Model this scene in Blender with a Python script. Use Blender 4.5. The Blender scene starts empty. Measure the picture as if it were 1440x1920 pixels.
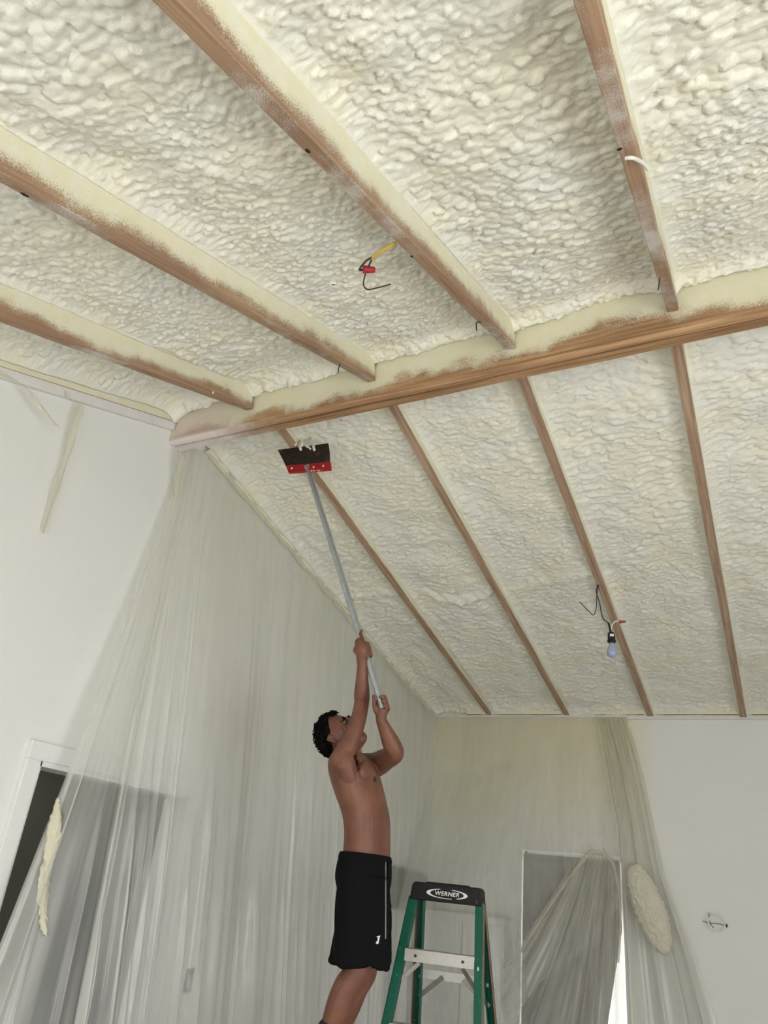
import bpy, bmesh, math, random
import numpy as np
from mathutils import Vector, Matrix, noise as mnoise

random.seed(7); rng = np.random.default_rng(7)
scn = bpy.context.scene
COL = scn.collection

# ------------------------------------------------------------------ camera, world, light, exposure
FPX, PITCH, ROLL, YAW, CX, CH = 1425.1, .4582, .1079, -.4913, 2.8094, 1.7246
Fv = np.array([math.sin(YAW)*math.cos(PITCH), math.cos(YAW)*math.cos(PITCH), math.sin(PITCH)])
r0 = np.array([math.cos(YAW), -math.sin(YAW), 0.]); u0 = np.cross(r0, Fv)
Rv = math.cos(ROLL)*r0+math.sin(ROLL)*u0; Uv = -math.sin(ROLL)*r0+math.cos(ROLL)*u0
CAM = np.array([CX, 0., CH])
cd = bpy.data.cameras.new('camera'); cam = bpy.data.objects.new('camera', cd); COL.objects.link(cam)
m = Matrix.Identity(4)
for i in range(3):
    m[i][0] = Rv[i]; m[i][1] = Uv[i]; m[i][2] = -Fv[i]; m[i][3] = CAM[i]
cam.matrix_world = m
cd.sensor_fit = 'VERTICAL'; cd.sensor_height = 24.; cd.sensor_width = 18.; cd.lens = FPX/1920*24.; cd.clip_start = .02
scn.camera = cam
scn.view_settings.view_transform = 'Standard'; scn.view_settings.look = 'None'
scn.view_settings.gamma = 1.; scn.view_settings.use_curve_mapping = False
scn.view_settings.exposure = 0.0
scn.cycles.transparent_max_bounces = 14
scn.cycles.max_bounces = 6; scn.cycles.diffuse_bounces = 4; scn.cycles.glossy_bounces = 2; scn.cycles.transmission_bounces = 3
scn.cycles.caustics_reflective = False; scn.cycles.caustics_refractive = False
scn.cycles.use_adaptive_sampling = True; scn.cycles.adaptive_threshold = .09; scn.cycles.adaptive_min_samples = 12

world = bpy.data.worlds.new('daylight'); scn.world = world; world.use_nodes = True
bg = world.node_tree.nodes['Background']; bg.inputs[0].default_value = (1., .99, .93, 1); bg.inputs[1].default_value = 1.7

def area(name, loc, direction, sx, sy, energy, color=(1, 1, 1)):
    l = bpy.data.lights.new(name, 'AREA'); l.shape = 'RECTANGLE'; l.size = sx; l.size_y = sy; l.energy = energy; l.color = color
    o = bpy.data.objects.new(name, l); COL.objects.link(o); o.location = loc
    o.rotation_euler = Vector(direction).to_track_quat('-Z', 'Y').to_euler()
    return o
area('hall_fill', (-1.1, 2.5, 2.66), (0, 0, -1), .5, .5, 7, (1., .97, .9))  # added fill light to lift the dark hall, no real fixture
# daylight entering through the big patio opening behind the camera and the window in the right wall
area('daylight_patio', (3.1, -1.72, 1.12), (0, 1, .12), 3.6, 2.0, 71, (1., .985, .95))
area('daylight_side', (5.36, 1.5, 1.25), (-1, 0, .1), 2.4, 1.9, 67, (.97, .99, 1.))

def at(px, py, depth):
    """point on the sight line of a photo pixel at a horizontal depth from the camera (used to measure the person and tools)"""
    d = Fv+Rv*(px-720)/FPX-Uv*(py-960)/FPX
    e = np.array([math.sin(YAW), math.cos(YAW), 0.])
    return CAM+d/(d@e)*depth
def on(px, py, ax, v):
    d = Fv+Rv*(px-720)/FPX-Uv*(py-960)/FPX
    return CAM+d*(v-CAM[ax])/d[ax]

# ------------------------------------------------------------------ the room's numbers
YB, ZB, BY, BS = 2.645, 3.804, -.0206, .0105          # ridge beam: near bottom edge, skew, rise
YF, HE, ES, SF = 6.689, 3.2263, -.0099, .19555         # far wall, eave height, far slope
SN = .38                                              # near slope
def zn(x, y): return ZB+.1+BS*x-SN*(YB+BY*x-y)         # underside of the near rafters
def zf(x, y): return HE+ES*x+SF*(YF-y)                 # underside of the far rafters
XR = 5.2; YBK = -1.6

# ------------------------------------------------------------------ noise helpers (numpy)
def hash2(ix, iy, seed):
    h = (ix.astype(np.int64)*374761393+iy.astype(np.int64)*668265263+seed*1274126177) & 0xffffffff
    h = ((h ^ (h >> 13))*1274126177) & 0xffffffff
    return ((h ^ (h >> 16)) & 0xffff)/65535.
def vnoise(x, y, seed=0):
    ix = np.floor(x); iy = np.floor(y); fx = x-ix; fy = y-iy
    fx = fx*fx*fx*(fx*(fx*6-15)+10); fy = fy*fy*fy*(fy*(fy*6-15)+10)
    a = hash2(ix, iy, seed); b = hash2(ix+1, iy, seed); c = hash2(ix, iy+1, seed); d = hash2(ix+1, iy+1, seed)
    return (a*(1-fx)+b*fx)*(1-fy)+(c*(1-fx)+d*fx)*fy
def fbm(x, y, seed=0, o=3):
    s = 0; a = .5
    for k in range(o):
        s = s+a*vnoise(x*2**k, y*2**k, seed+k*17); a *= .5
    return s/(1-.5**o)
def worley(x, y, seed=0):
    ix = np.floor(x); iy = np.floor(y); f1 = np.full(x.shape, 9.); f2 = np.full(x.shape, 9.); idv = np.zeros(x.shape)
    for dx in (-1, 0, 1):
        for dy in (-1, 0, 1):
            cx = ix+dx; cy = iy+dy
            px = cx+.1+.8*hash2(cx, cy, seed); py = cy+.1+.8*hash2(cx, cy, seed+91)
            d = np.hypot(x-px, y-py); hv = hash2(cx, cy, seed+7)
            m1 = d < f1
            f2 = np.where(m1, f1, np.minimum(f2, d)); idv = np.where(m1, hv, idv); f1 = np.where(m1, d, f1)
    return f1, f2, idv
def ss(a, b, x):
    t = np.clip((x-a)/(b-a), 0, 1); return t*t*(3-2*t)

# ------------------------------------------------------------------ materials
class NT:
    def __init__(s, name):
        s.m = bpy.data.materials.new(name); s.m.use_nodes = True; s.t = s.m.node_tree; s.t.nodes.clear()
        s.out = s.n('ShaderNodeOutputMaterial')
    def n(s, typ, **kw):
        o = s.t.nodes.new(typ)
        for k, v in kw.items():
            if k.startswith('i_'):
                key = k[2:]; key = int(key) if key.isdigit() else key.replace('_', ' ')
                s.set(o.inputs[key], v)
            else: setattr(o, k, v)
        return o
    def set(s, sock, v):
        if isinstance(v, bpy.types.NodeSocket): s.t.links.new(v, sock)
        elif isinstance(v, bpy.types.Node): s.t.links.new(v.outputs[0], sock)
        else:
            if sock.type == 'RGBA' and len(v) == 3: v = (*v, 1)
            sock.default_value = v
    def math(s, op, a, b=0., clamp=False):
        o = s.n('ShaderNodeMath', operation=op, use_clamp=clamp); s.set(o.inputs[0], a); s.set(o.inputs[1], b); return o.outputs[0]
    def mix(s, f, a, b):
        o = s.n('ShaderNodeMix', data_type='RGBA'); s.set(o.inputs[0], f); s.set(o.inputs[6], a); s.set(o.inputs[7], b); return o.outputs[2]
    def ramp(s, v, a, b):
        o = s.n('ShaderNodeMapRange', interpolation_type='SMOOTHSTEP'); s.set(o.inputs[0], v); s.set(o.inputs[1], a); s.set(o.inputs[2], b); return o.outputs[0]
    def coord(s, kind='Object', scale=(1, 1, 1)):
        c = s.n('ShaderNodeTexCoord'); mp = s.n('ShaderNodeMapping'); s.set(mp.inputs[0], c.outputs[kind]); mp.inputs['Scale'].default_value = scale
        return mp.outputs[0]
    def noise(s, vec, scale, detail=3., rough=.55, out=0):
        o = s.n('ShaderNodeTexNoise'); s.set(o.inputs['Vector'], vec); o.inputs['Scale'].default_value = scale
        o.inputs['Detail'].default_value = detail; o.inputs['Roughness'].default_value = rough; return o.outputs[out]
    def voro(s, vec, scale, feature='F1'):
        o = s.n('ShaderNodeTexVoronoi', feature=feature); s.set(o.inputs['Vector'], vec); o.inputs['Scale'].default_value = scale; return o.outputs['Distance']
    def bump(s, h, strength, dist):
        o = s.n('ShaderNodeBump'); s.set(o.inputs['Height'], h); o.inputs['Strength'].default_value = strength; o.inputs['Distance'].default_value = dist; return o.outputs[0]
    def bsdf(s, col, rough=.6, normal=None, spec=.4, metal=0., **kw):
        o = s.n('ShaderNodeBsdfPrincipled'); s.set(o.inputs['Base Color'], col); s.set(o.inputs['Roughness'], rough)
        s.set(o.inputs['Specular IOR Level'], spec); s.set(o.inputs['Metallic'], metal)
        if normal is not None: s.set(o.inputs['Normal'], normal)
        for k, v in kw.items(): s.set(o.inputs[k.replace('_', ' ')], v)
        return o.outputs[0]
    def done(s, sh):
        s.t.links.new(sh, s.out.inputs[0]); return s.m
def simple(name, col, rough=.6, spec=.4, metal=0., nscale=30., var=.08, bump=0.):
    k = NT(name); v = k.coord(); n = k.noise(v, nscale)
    c = k.mix(n, tuple(x*(1-var) for x in col), tuple(min(1, x*(1+var)) for x in col))
    return k.done(k.bsdf(c, rough, k.bump(n, .3, bump) if bump else None, spec, metal))

def mat_foam(name='spray_foam', yellow=0.):
    k = NT(name); v = k.coord('Object')
    n1 = k.noise(v, 3.2, 3); n2 = k.noise(v, 240., 2, .7); n3 = k.noise(v, 60., 3, .6)
    base = k.mix(k.ramp(n1, .42, .66), (.83, .83, .765), (.84, .825, .70))
    base = k.mix(k.math('MULTIPLY', k.ramp(n3, .5, .75), .35), base, (.86, .86, .79))
    if yellow: base = k.mix(yellow, base, (.80, .76, .56))
    h = k.math('ADD', k.math('MULTIPLY', n3, .8), k.math('MULTIPLY', n2, .25))
    return k.done(k.bsdf(base, .5, k.bump(h, .45, .006), .35))
M_FOAMC = simple('crust_foam', (.66, .64, .50), .7, nscale=60, var=.12, bump=.004); M_FOAMS = simple('shaded_foam', (.66, .64, .53), .6, nscale=12, var=.12, bump=.002); M_FOAM = mat_foam(); M_FOAMY = mat_foam('spray_foam_yellowed', .75)  # clump foam: its backlit shade is put into a darker base colour

def mat_wood(name, z0, z1, bottom_dust, long_axis=1, warm=(.50, .25, .105), pale=(.60, .36, .19), whiteend=False, side=1., gray=0., wander=1.3):
    """sawn timber, grain along one axis; sprayed foam dust climbs from z0 (bare) to z1 (covered)"""
    k = NT(name); oi = k.n('ShaderNodeObjectInfo')
    c = k.n('ShaderNodeTexCoord'); va = k.n('ShaderNodeVectorMath', operation='ADD'); k.set(va.inputs[0], c.outputs['Object'])
    rnd = k.n('ShaderNodeCombineXYZ'); k.set(rnd.inputs[0], k.math('MULTIPLY', oi.outputs['Random'], 37.)); k.set(rnd.inputs[1], k.math('MULTIPLY', oi.outputs['Random'], 91.))
    k.set(va.inputs[1], rnd.outputs[0]); v = va.outputs[0]
    sc = [70., 70., 70.]; sc[long_axis] = 2.2
    mp = k.n('ShaderNodeMapping'); k.set(mp.inputs[0], v); mp.inputs['Scale'].default_value = sc
    g = k.noise(mp.outputs[0], 1., 4, .6)
    sc2 = [14., 14., 14.]; sc2[long_axis] = .8
    mp2 = k.n('ShaderNodeMapping'); k.set(mp2.inputs[0], v); mp2.inputs['Scale'].default_value = sc2
    g2 = k.noise(mp2.outputs[0], 1., 3, .5)
    wood = k.mix(k.ramp(g, .32, .68), tuple(x*.62 for x in warm), pale)
    wood = k.mix(k.math('MULTIPLY', k.ramp(g2, .45, .7), .55), wood, tuple(x*.75 for x in warm))
    if gray: wood = k.mix(gray, wood, (.34, .25, .20))
    sep = k.n('ShaderNodeSeparateXYZ'); k.set(sep.inputs[0], c.outputs['Object'])
    big = k.noise(v, 2.6, 3, .6); speck = k.noise(v, 330., 2, .8); mid = k.noise(v, 14., 3, .6)
    zz = k.math('ADD', sep.outputs[2], k.math('MULTIPLY', k.math('SUBTRACT', big, .5), (z1-z0)*wander))
    zz = k.math('ADD', zz, k.math('MULTIPLY', k.math('SUBTRACT', mid, .5), (z1-z0)*.35))
    cov = k.ramp(zz, z0, z1)
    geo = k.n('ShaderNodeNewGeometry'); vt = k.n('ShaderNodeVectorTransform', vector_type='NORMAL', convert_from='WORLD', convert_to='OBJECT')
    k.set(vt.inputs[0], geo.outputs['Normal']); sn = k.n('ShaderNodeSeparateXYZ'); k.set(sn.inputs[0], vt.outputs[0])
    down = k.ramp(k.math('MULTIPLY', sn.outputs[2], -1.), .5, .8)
    bot = k.math('MULTIPLY', k.ramp(k.math('ADD', k.math('MULTIPLY', big, .75), k.math('MULTIPLY', mid, .25)), .62-.3*bottom_dust, 1.0-.3*bottom_dust), .8)
    cov = k.mix(down, cov, bot)
    cov = k.n('ShaderNodeSeparateColor', i_0=cov).outputs[0]
    fac = k.ramp(k.math('ADD', cov, k.math('MULTIPLY', k.math('SUBTRACT', speck, .5), 1.7)), .25, .72)
    dust = k.mix(k.ramp(mid, .4, .7), (.80, .77, .57), (.82, .80, .66))
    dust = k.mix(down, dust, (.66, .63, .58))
    col = k.mix(fac, wood, dust)
    if whiteend:
        we = k.math('MULTIPLY', k.ramp(k.math('ADD', sep.outputs[0], k.math('MULTIPLY', mid, .5)), 1.0, .35), k.ramp(k.math('ADD', sep.outputs[2], k.math('MULTIPLY', mid, .01)), .034, .026))
        col = k.mix(we, col, (.80, .80, .80))
        we2 = k.math('MULTIPLY', k.ramp(sep.outputs[0], .62, .18), .55)
        col = k.mix(we2, col, (.72, .58, .54))
    h = k.math('ADD', k.math('MULTIPLY', g, .35), k.math('MULTIPLY', k.math('MULTIPLY', speck, fac), .9))
    return k.done(k.bsdf(col, .62, k.bump(h, .5, .004), .3))
M_RAFN = mat_wood('rafter_timber_near', -.012, .10, .86, gray=.35, warm=(.40, .20, .10), pale=(.50, .32, .17))
M_RAFF = mat_wood('rafter_timber_far', .002, .02, .42, gray=.25, warm=(.46, .29, .18), pale=(.58, .41, .28))
M_BEAM = mat_wood('beam_timber', -.01, .17, .15, long_axis=0, warm=(.43, .24, .12), pale=(.52, .32, .17), whiteend=True, wander=2.2)
M_BEAM2 = mat_wood('beam_timber_back', .3, .5, .05, long_axis=0, warm=(.38, .21, .10), pale=(.46, .28, .15), whiteend=True)
M_EDGE = mat_wood('wall_rafter_timber', -.06, .03, .6)
M_PLATE = mat_wood('plate_timber', .06, .12, .5, long_axis=0, pale=(.62, .46, .30))

def mat_paint(name, col, scale=160., b=.25):
    k = NT(name); v = k.coord(); n = k.noise(v, scale, 3, .5); n2 = k.noise(v, 2., 2)
    c = k.mix(n2, tuple(x*.97 for x in col), col)
    return k.done(k.bsdf(c, .7, k.bump(n, b, .004), .3))
M_WALL = mat_paint('white_wall_paint', (.83, .84, .82))
def mat_sprayed_wall():
    k = NT('sprayed_wall_paint'); v = k.coord(); n = k.noise(v, 160., 3, .5); n2 = k.noise(v, 1.7, 2)
    g = k.n('ShaderNodeNewGeometry'); sp = k.n('ShaderNodeSeparateXYZ'); k.set(sp.inputs[0], g.outputs['Position'])
    f = k.math('MULTIPLY', k.ramp(k.math('ADD', sp.outputs[2], n2), 2.3, 3.7), k.ramp(sp.outputs[0], 2.0, 1.7))
    c = k.mix(f, (.83, .84, .82), (.80, .77, .60))
    return k.done(k.bsdf(c, .7, k.bump(n, .25, .004), .3))
M_WALLF = mat_sprayed_wall()
M_TRIM = simple('white_gloss_trim', (.82, .83, .83), .4, .5, var=.03)
M_RAKE = simple('white_rake_trim', (.76, .75, .74), .55, .4, var=.1, nscale=14)
M_FLOOR = simple('dusty_floor', (.42, .38, .32), .6, nscale=6, var=.2)
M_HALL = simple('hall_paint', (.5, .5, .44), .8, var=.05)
M_DARK = simple('dark_cloth', (.06, .075, .09), .85)
M_SHADE = simple('grey_shade_fabric', (.27, .255, .25), .85, nscale=60)
M_CAB = simple('white_cabinet_paint', (.74, .75, .75), .4)
M_BLACKGLASS = simple('dark_grey_front', (.10, .105, .115), .3)

def mat_film(name, fac0, fac1, tint=(.86, .87, .86), top=(.78, .75, .58), yellow=.0, stretch=(16, 1.3), crumple=.5, top_even=.25, rough=.16):
    """polythene film: milky, glossy, streaked along its fall"""
    k = NT(name); uv = k.coord('UV', (stretch[0], stretch[1], 1)); uv2 = k.coord('UV', (5, 4, 1)); uv3 = k.coord('UV', (stretch[0]*4.5, stretch[1]*5, 1))
    s1 = k.noise(uv, 1., 4, .62); s2 = k.noise(uv2, 1., 3, .6); s3 = k.noise(uv3, 1., 3, .6)
    c = k.n('ShaderNodeTexCoord'); sep = k.n('ShaderNodeSeparateXYZ'); k.set(sep.inputs[0], c.outputs['UV'])
    f = k.math('ADD', k.math('MULTIPLY', k.ramp(s1, .32, .70), .72), k.math('MULTIPLY', s2, .28))
    grow = k.n('ShaderNodeMapRange', i_0=sep.outputs[1]); grow.inputs[3].default_value = top_even; grow.inputs[4].default_value = 1.
    f = k.math('ADD', k.math('MULTIPLY', k.math('SUBTRACT', f, .5), grow.outputs[0]), .5)
    fac = k.n('ShaderNodeMapRange'); k.set(fac.inputs[0], f); fac.inputs[3].default_value = fac0; fac.inputs[4].default_value = fac1
    ycol = k.math('MULTIPLY', k.ramp(k.math('ADD', sep.outputs[1], k.math('MULTIPLY', s2, .35)), .85, .12), yellow)
    col = k.mix(ycol, tint, top)
    patch = k.ramp(s2, .45, .68)
    h = k.math('ADD', k.math('MULTIPLY', s1, 1.2), k.math('MULTIPLY', k.math('MULTIPLY', s3, patch), crumple))
    nrm = k.bump(h, .6, .012)
    pb = k.bsdf(col, rough, nrm, .7)
    tr = k.n('ShaderNodeBsdfTranslucent'); k.set(tr.inputs[0], col)
    mx = k.n('ShaderNodeMixShader'); mx.inputs[0].default_value = .35; k.set(mx.inputs[1], pb); k.set(mx.inputs[2], tr.outputs[0])
    tp = k.n('ShaderNodeBsdfTransparent'); tp.inputs[0].default_value = (.97, .97, .965, 1)
    fin = k.n('ShaderNodeMixShader'); k.set(fin.inputs[0], fac.outputs[0]); k.set(fin.inputs[1], tp.outputs[0]); k.set(fin.inputs[2], mx.outputs[0])
    return k.done(fin.outputs[0])
M_FILM = mat_film('plastic_film', .14, .84, yellow=.55, tint=(.92, .93, .92), crumple=1.5, stretch=(11, 1.1))
M_FILMF = mat_film('plastic_film_far', .22, .52, yellow=.8, tint=(.80, .80, .76), stretch=(9, 1.5))
M_FILMW = mat_film('plastic_film_window', .12, .74, yellow=.4, stretch=(9, 1.2), tint=(.84, .84, .80), top_even=.8)
M_FILMR = mat_film('plastic_film_strip', .42, .80, yellow=.8, stretch=(6, 1.2), tint=(.80, .80, .76))

M_SKIN = None
def mat_skin():
    k = NT('tanned_skin'); v = k.coord(); n = k.noise(v, 9., 4, .6); n2 = k.noise(v, 220., 2)
    c = k.mix(k.ramp(n, .35, .7), (.155, .062, .040), (.205, .088, .056))
    return k.done(k.bsdf(c, .48, k.bump(n2, .15, .002), .4))
M_SKIN = mat_skin()
M_NIP = simple('areola_skin', (.055, .022, .018), .6)
M_HAIR = simple('black_hair', (.005, .0045, .0045), .75, .08, nscale=200, bump=.003)
M_SHORTS = simple('black_knit', (.006, .006, .007), .9, .1, nscale=200, var=.2)
M_STRIPE = simple('grey_piping', (.20, .205, .22), .7)
M_LOGO = simple('white_print', (.75, .75, .75), .6)
M_EYEW = simple('eye_white', (.20, .17, .15), .4); M_EYED = simple('eye_dark', (.02, .012, .01), .2)
M_LIP = simple('lip_skin', (.17, .06, .045), .5)
M_SOCK = simple('dark_sock', (.015, .016, .03), .9); M_SHOE = simple('dark_shoe', (.02, .02, .025), .6)
M_STEEL = simple('galvanised_tube', (.46, .49, .53), .42, .5, .85, nscale=50, var=.2)
def mat_blade():
    k = NT('rusty_blade_steel'); v = k.coord(); n = k.noise(v, 14., 4, .65)
    c = k.mix(k.ramp(n, .5, .72), (.030, .022, .018), (.16, .075, .03)); return k.done(k.bsdf(c, k.math('ADD', n, .1), None, .4, .35))
M_BLADE = mat_blade()
def mat_speck(name, col, spot, thr=.62, scale=60., rough=.5):
    k = NT(name); v = k.coord(); n = k.noise(v, scale, 3, .7); n2 = k.noise(v, 7., 3)
    c = k.mix(n2, tuple(x*.75 for x in col), tuple(x*1.15 for x in col)); c = k.mix(k.ramp(n, thr, thr+.06), c, spot)
    return k.done(k.bsdf(c, rough, None, .4))
M_RED = mat_speck('red_painted_steel', (.42, .018, .022), (.70, .62, .55), .60, 26.)
M_GREEN = mat_speck('green_fibreglass', (.0, .10, .062), (.22, .27, .22), .66, 45.)
M_WORN = mat_speck('worn_tan_edge', (.17, .13, .085), (.27, .25, .20), .6, 40.)
M_CAP = mat_speck('black_plastic_cap', (.004, .004, .005), (.16, .16, .15), .66, 75., .65)
M_ALU = simple('dull_aluminium', (.52, .51, .48), .5, .5, .3, nscale=40, var=.15)
M_ALUD = simple('grimy_aluminium', (.25, .23, .21), .5, .5, .4, nscale=40, var=.3)
M_RIVET = simple('dark_rivet', (.06, .06, .055), .4, .5, .6)
M_BLACKP = simple('black_plastic', (.012, .012, .014), .4)
M_WIRE = simple('dark_wire', (.045, .04, .035), .5); M_WIREW = simple('pale_wire', (.85, .84, .80), .5)
M_YEL = simple('yellow_cable', (.60, .42, .07), .5); M_NUT = simple('red_wire_nut', (.38, .02, .035), .45)
M_NUTO = simple('rust_red_wire_nut', (.36, .055, .03), .45)
M_BULB = simple('bluish_bulb_glass', (.36, .40, .60), .12, .6, var=.05)
M_STICK = simple('white_sticker', (.7, .7, .72), .5)
M_BOX = simple('blue_grey_box', (.006, .012, .018), .5); M_TAN = simple('yellow_tape', (.72, .70, .50), .6)
M_PLANK = simple('scaffold_plank', (.40, .28, .16), .7); M_VOID = simple('dark_hole', (.02, .015, .012), .9)

# ------------------------------------------------------------------ object helpers
def link(name, verts, faces, mat, parent=None, smooth=True, uv=None):
    me = bpy.data.meshes.new(name)
    if isinstance(verts, np.ndarray) and isinstance(faces, np.ndarray):
        nv = len(verts); nf, k = faces.shape
        me.vertices.add(nv); me.vertices.foreach_set('co', np.ascontiguousarray(verts, np.float32).ravel())
        me.loops.add(nf*k); me.loops.foreach_set('vertex_index', np.ascontiguousarray(faces, np.int32).ravel())
        me.polygons.add(nf); me.polygons.foreach_set('loop_start', np.arange(0, nf*k, k, dtype=np.int32)); me.polygons.foreach_set('loop_total', np.full(nf, k, np.int32))
        me.update(calc_edges=True); me.validate()
        if uv is not None:
            l = me.uv_layers.new(name='UVMap'); l.data.foreach_set('uv', uv[faces.ravel()].astype(np.float32).ravel())
    else:
        me.from_pydata([tuple(map(float, v)) for v in verts], [], [tuple(f) for f in faces]); me.update()
    if smooth: me.polygons.foreach_set('use_smooth', [True]*len(me.polygons))
    me.materials.append(mat)
    o = bpy.data.objects.new(name, me); COL.objects.link(o)
    if parent is not None:
        o.parent = parent
    return o
def tag(o, label=None, cat=None, group=None, kind=None):
    if label: o['label'] = label
    if cat: o['category'] = cat
    if group: o['group'] = group
    if kind: o['kind'] = kind
    return o
def thing(name, label, cat, loc=(0, 0, 0), group=None, kind=None):
    o = bpy.data.objects.new(name, None); COL.objects.link(o); o.location = loc; o.empty_display_size = .1
    return tag(o, label, cat, group, kind)
class MB:
    """collects shapes (world coordinates) and links them as ONE mesh"""
    def __init__(s): s.v = []; s.f = []
    def add(s, v, f):
        b = len(s.v); s.v += [tuple(map(float, p)) for p in v]; s.f += [tuple(i+b for i in q) for q in f]; return s
    def box(s, c, h, ax=None):
        c = np.array(c, float); A = np.eye(3) if ax is None else np.array(ax, float)
        v = [c+A[0]*h[0]*i+A[1]*h[1]*j+A[2]*h[2]*k for i in (-1, 1) for j in (-1, 1) for k in (-1, 1)]
        return s.add(v, [(0, 1, 3, 2), (4, 6, 7, 5), (0, 4, 5, 1), (2, 3, 7, 6), (0, 2, 6, 4), (1, 5, 7, 3)])
    def bbox(s, a, b):
        a = np.array(a, float); b = np.array(b, float); return s.box((a+b)/2, abs(b-a)/2)
    def beam(s, p, q, w, t, side):
        """rectangular bar from p to q; w across 'side', t across the other"""
        p = np.array(p, float); q = np.array(q, float); d = q-p; L = np.linalg.norm(d); d /= L
        e = np.array(side, float); e = e-d*(e@d); e /= np.linalg.norm(e); g = np.cross(d, e)
        return s.box((p+q)/2, (w/2, t/2, L/2), (e, g, d))
    def prism(s, poly, ax, a, b):
        """polygon (2D list) extruded along axis ax from a to b"""
        o = [i for i in range(3) if i != ax]; n = len(poly); v = []
        for w in (a, b):
            for p in poly:
                q = [0, 0, 0]; q[o[0]] = p[0]; q[o[1]] = p[1]; q[ax] = w; v.append(q)
        return s.add(v, [tuple(range(n))[::-1], tuple(range(n, 2*n))]+[(i, (i+1) % n, n+(i+1) % n, n+i) for i in range(n)])
    def tube(s, pts, rad, seg=12, cap=True):
        P = [np.array(p, float) for p in pts]; n = len(P)
        R = [rad]*n if np.isscalar(rad) else list(rad)
        t0 = P[1]-P[0]; t0 /= np.linalg.norm(t0); a = np.array([0, 0, 1.]) if abs(t0[2]) < .9 else np.array([1., 0, 0])
        e = np.cross(t0, a); e /= np.linalg.norm(e); v = []; f = []
        for i in range(n):
            t = P[min(i+1, n-1)]-P[max(i-1, 0)]; t /= np.linalg.norm(t)+1e-12
            e = e-t*(e@t); e /= np.linalg.norm(e)+1e-12; g = np.cross(t, e)
            for k in range(seg):
                w = 2*math.pi*k/seg; v.append(P[i]+(e*math.cos(w)+g*math.sin(w))*R[i])
        for i in range(n-1):
            for k in range(seg):
                k2 = (k+1) % seg; f.append((i*seg+k, i*seg+k2, (i+1)*seg+k2, (i+1)*seg+k))
        if cap: f += [tuple(range(seg))[::-1], tuple(range((n-1)*seg, n*seg))]
        return s.add(v, f)
    def lathe(s, base, axis, prof, seg=24):
        ax = np.array(axis, float); ax /= np.linalg.norm(ax); pts = [np.array(base, float)+ax*h for h, r in prof]
        return s.tube(pts, [max(r, 1e-4) for h, r in prof], seg)
    def ellipsoid(s, c, ax, rad, nu=20, nv=12, fn=None):
        c = np.array(c, float); A = np.array(ax, float); v = []; f = []
        for j in range(nv+1):
            th = math.pi*j/nv
            for i in range(nu):
                ph = 2*math.pi*i/nu; d = np.array([math.sin(th)*math.cos(ph), math.sin(th)*math.sin(ph), math.cos(th)])
                r = np.array(rad)*d*(1 if fn is None else fn(d)); v.append(c+A.T@r)
        for j in range(nv):
            for i in range(nu):
                i2 = (i+1) % nu; f.append((j*nu+i, (j+1)*nu+i, (j+1)*nu+i2, j*nu+i2))
        return s.add(v, f)
    def build(s, name, mat, parent=None, smooth=False, bevel=0., base=None):
        """base: world point that becomes the object's origin"""
        off = np.zeros(3)
        if parent is not None:
            p = parent
            while p is not None: off = off+np.array(p.location); p = p.parent
        loc = np.zeros(3) if base is None else np.array(base, float)-off
        v = [np.array(p)-off-loc for p in s.v]
        o = link(name, v, s.f, mat, parent, smooth); o.location = loc
        bm = bmesh.new(); bm.from_mesh(o.data); bmesh.ops.remove_doubles(bm, verts=bm.verts, dist=1e-6); bmesh.ops.recalc_face_normals(bm, faces=bm.faces); bm.to_mesh(o.data); bm.free()
        if bevel:
            b = o.modifiers.new('bevel', 'BEVEL'); b.width = bevel; b.segments = 2; b.limit_method = 'ANGLE'
        if smooth == 'auto':
            o.data.set_sharp_from_angle(angle=math.radians(40))
        return o
def struct(mb, name, mat, **kw):
    o = mb.build(name, mat, **kw); o['kind'] = 'structure'; return o
def crom(pts, n=6):
    P = [np.array(p, float) for p in pts]; P = [2*P[0]-P[1]]+P+[2*P[-1]-P[-2]]; out = []
    for i in range(1, len(P)-2):
        for k in range(n):
            t = k/n; a, b, c, d = P[i-1:i+3]
            out.append(.5*((2*b)+(-a+c)*t+(2*a-5*b+4*c-d)*t*t+(-a+3*b-3*c+d)*t**3))
    out.append(P[-2]); return out

# ------------------------------------------------------------------ structure
struct(MB().bbox((-2.4, YBK-.3, -.12), (XR+.3, YF+.6, 0)), 'floor', M_FLOOR)
# left gable wall with a doorway y 2.405..3.41, top 2.07
D0, D1, DH = 2.405, 3.41, 2.07
def top(y): return (zn(0, y)+.28) if y < YB else (zf(0, y)+.25)
W = MB()
W.prism([(YBK, 0), (D0, 0), (D0, top(D0)), (YBK, top(YBK))], 0, -.14, 0)
W.prism([(D0, DH), (D1, DH), (D1, top(D1)), (YB, top(YB-.001)), (D0, top(D0))], 0, -.14, 0)
W.prism([(D1, 0), (YF, 0), (YF, top(YF)), (D1, top(D1))], 0, -.14, 0)
struct(W, 'wall_left', M_WALL)
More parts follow.
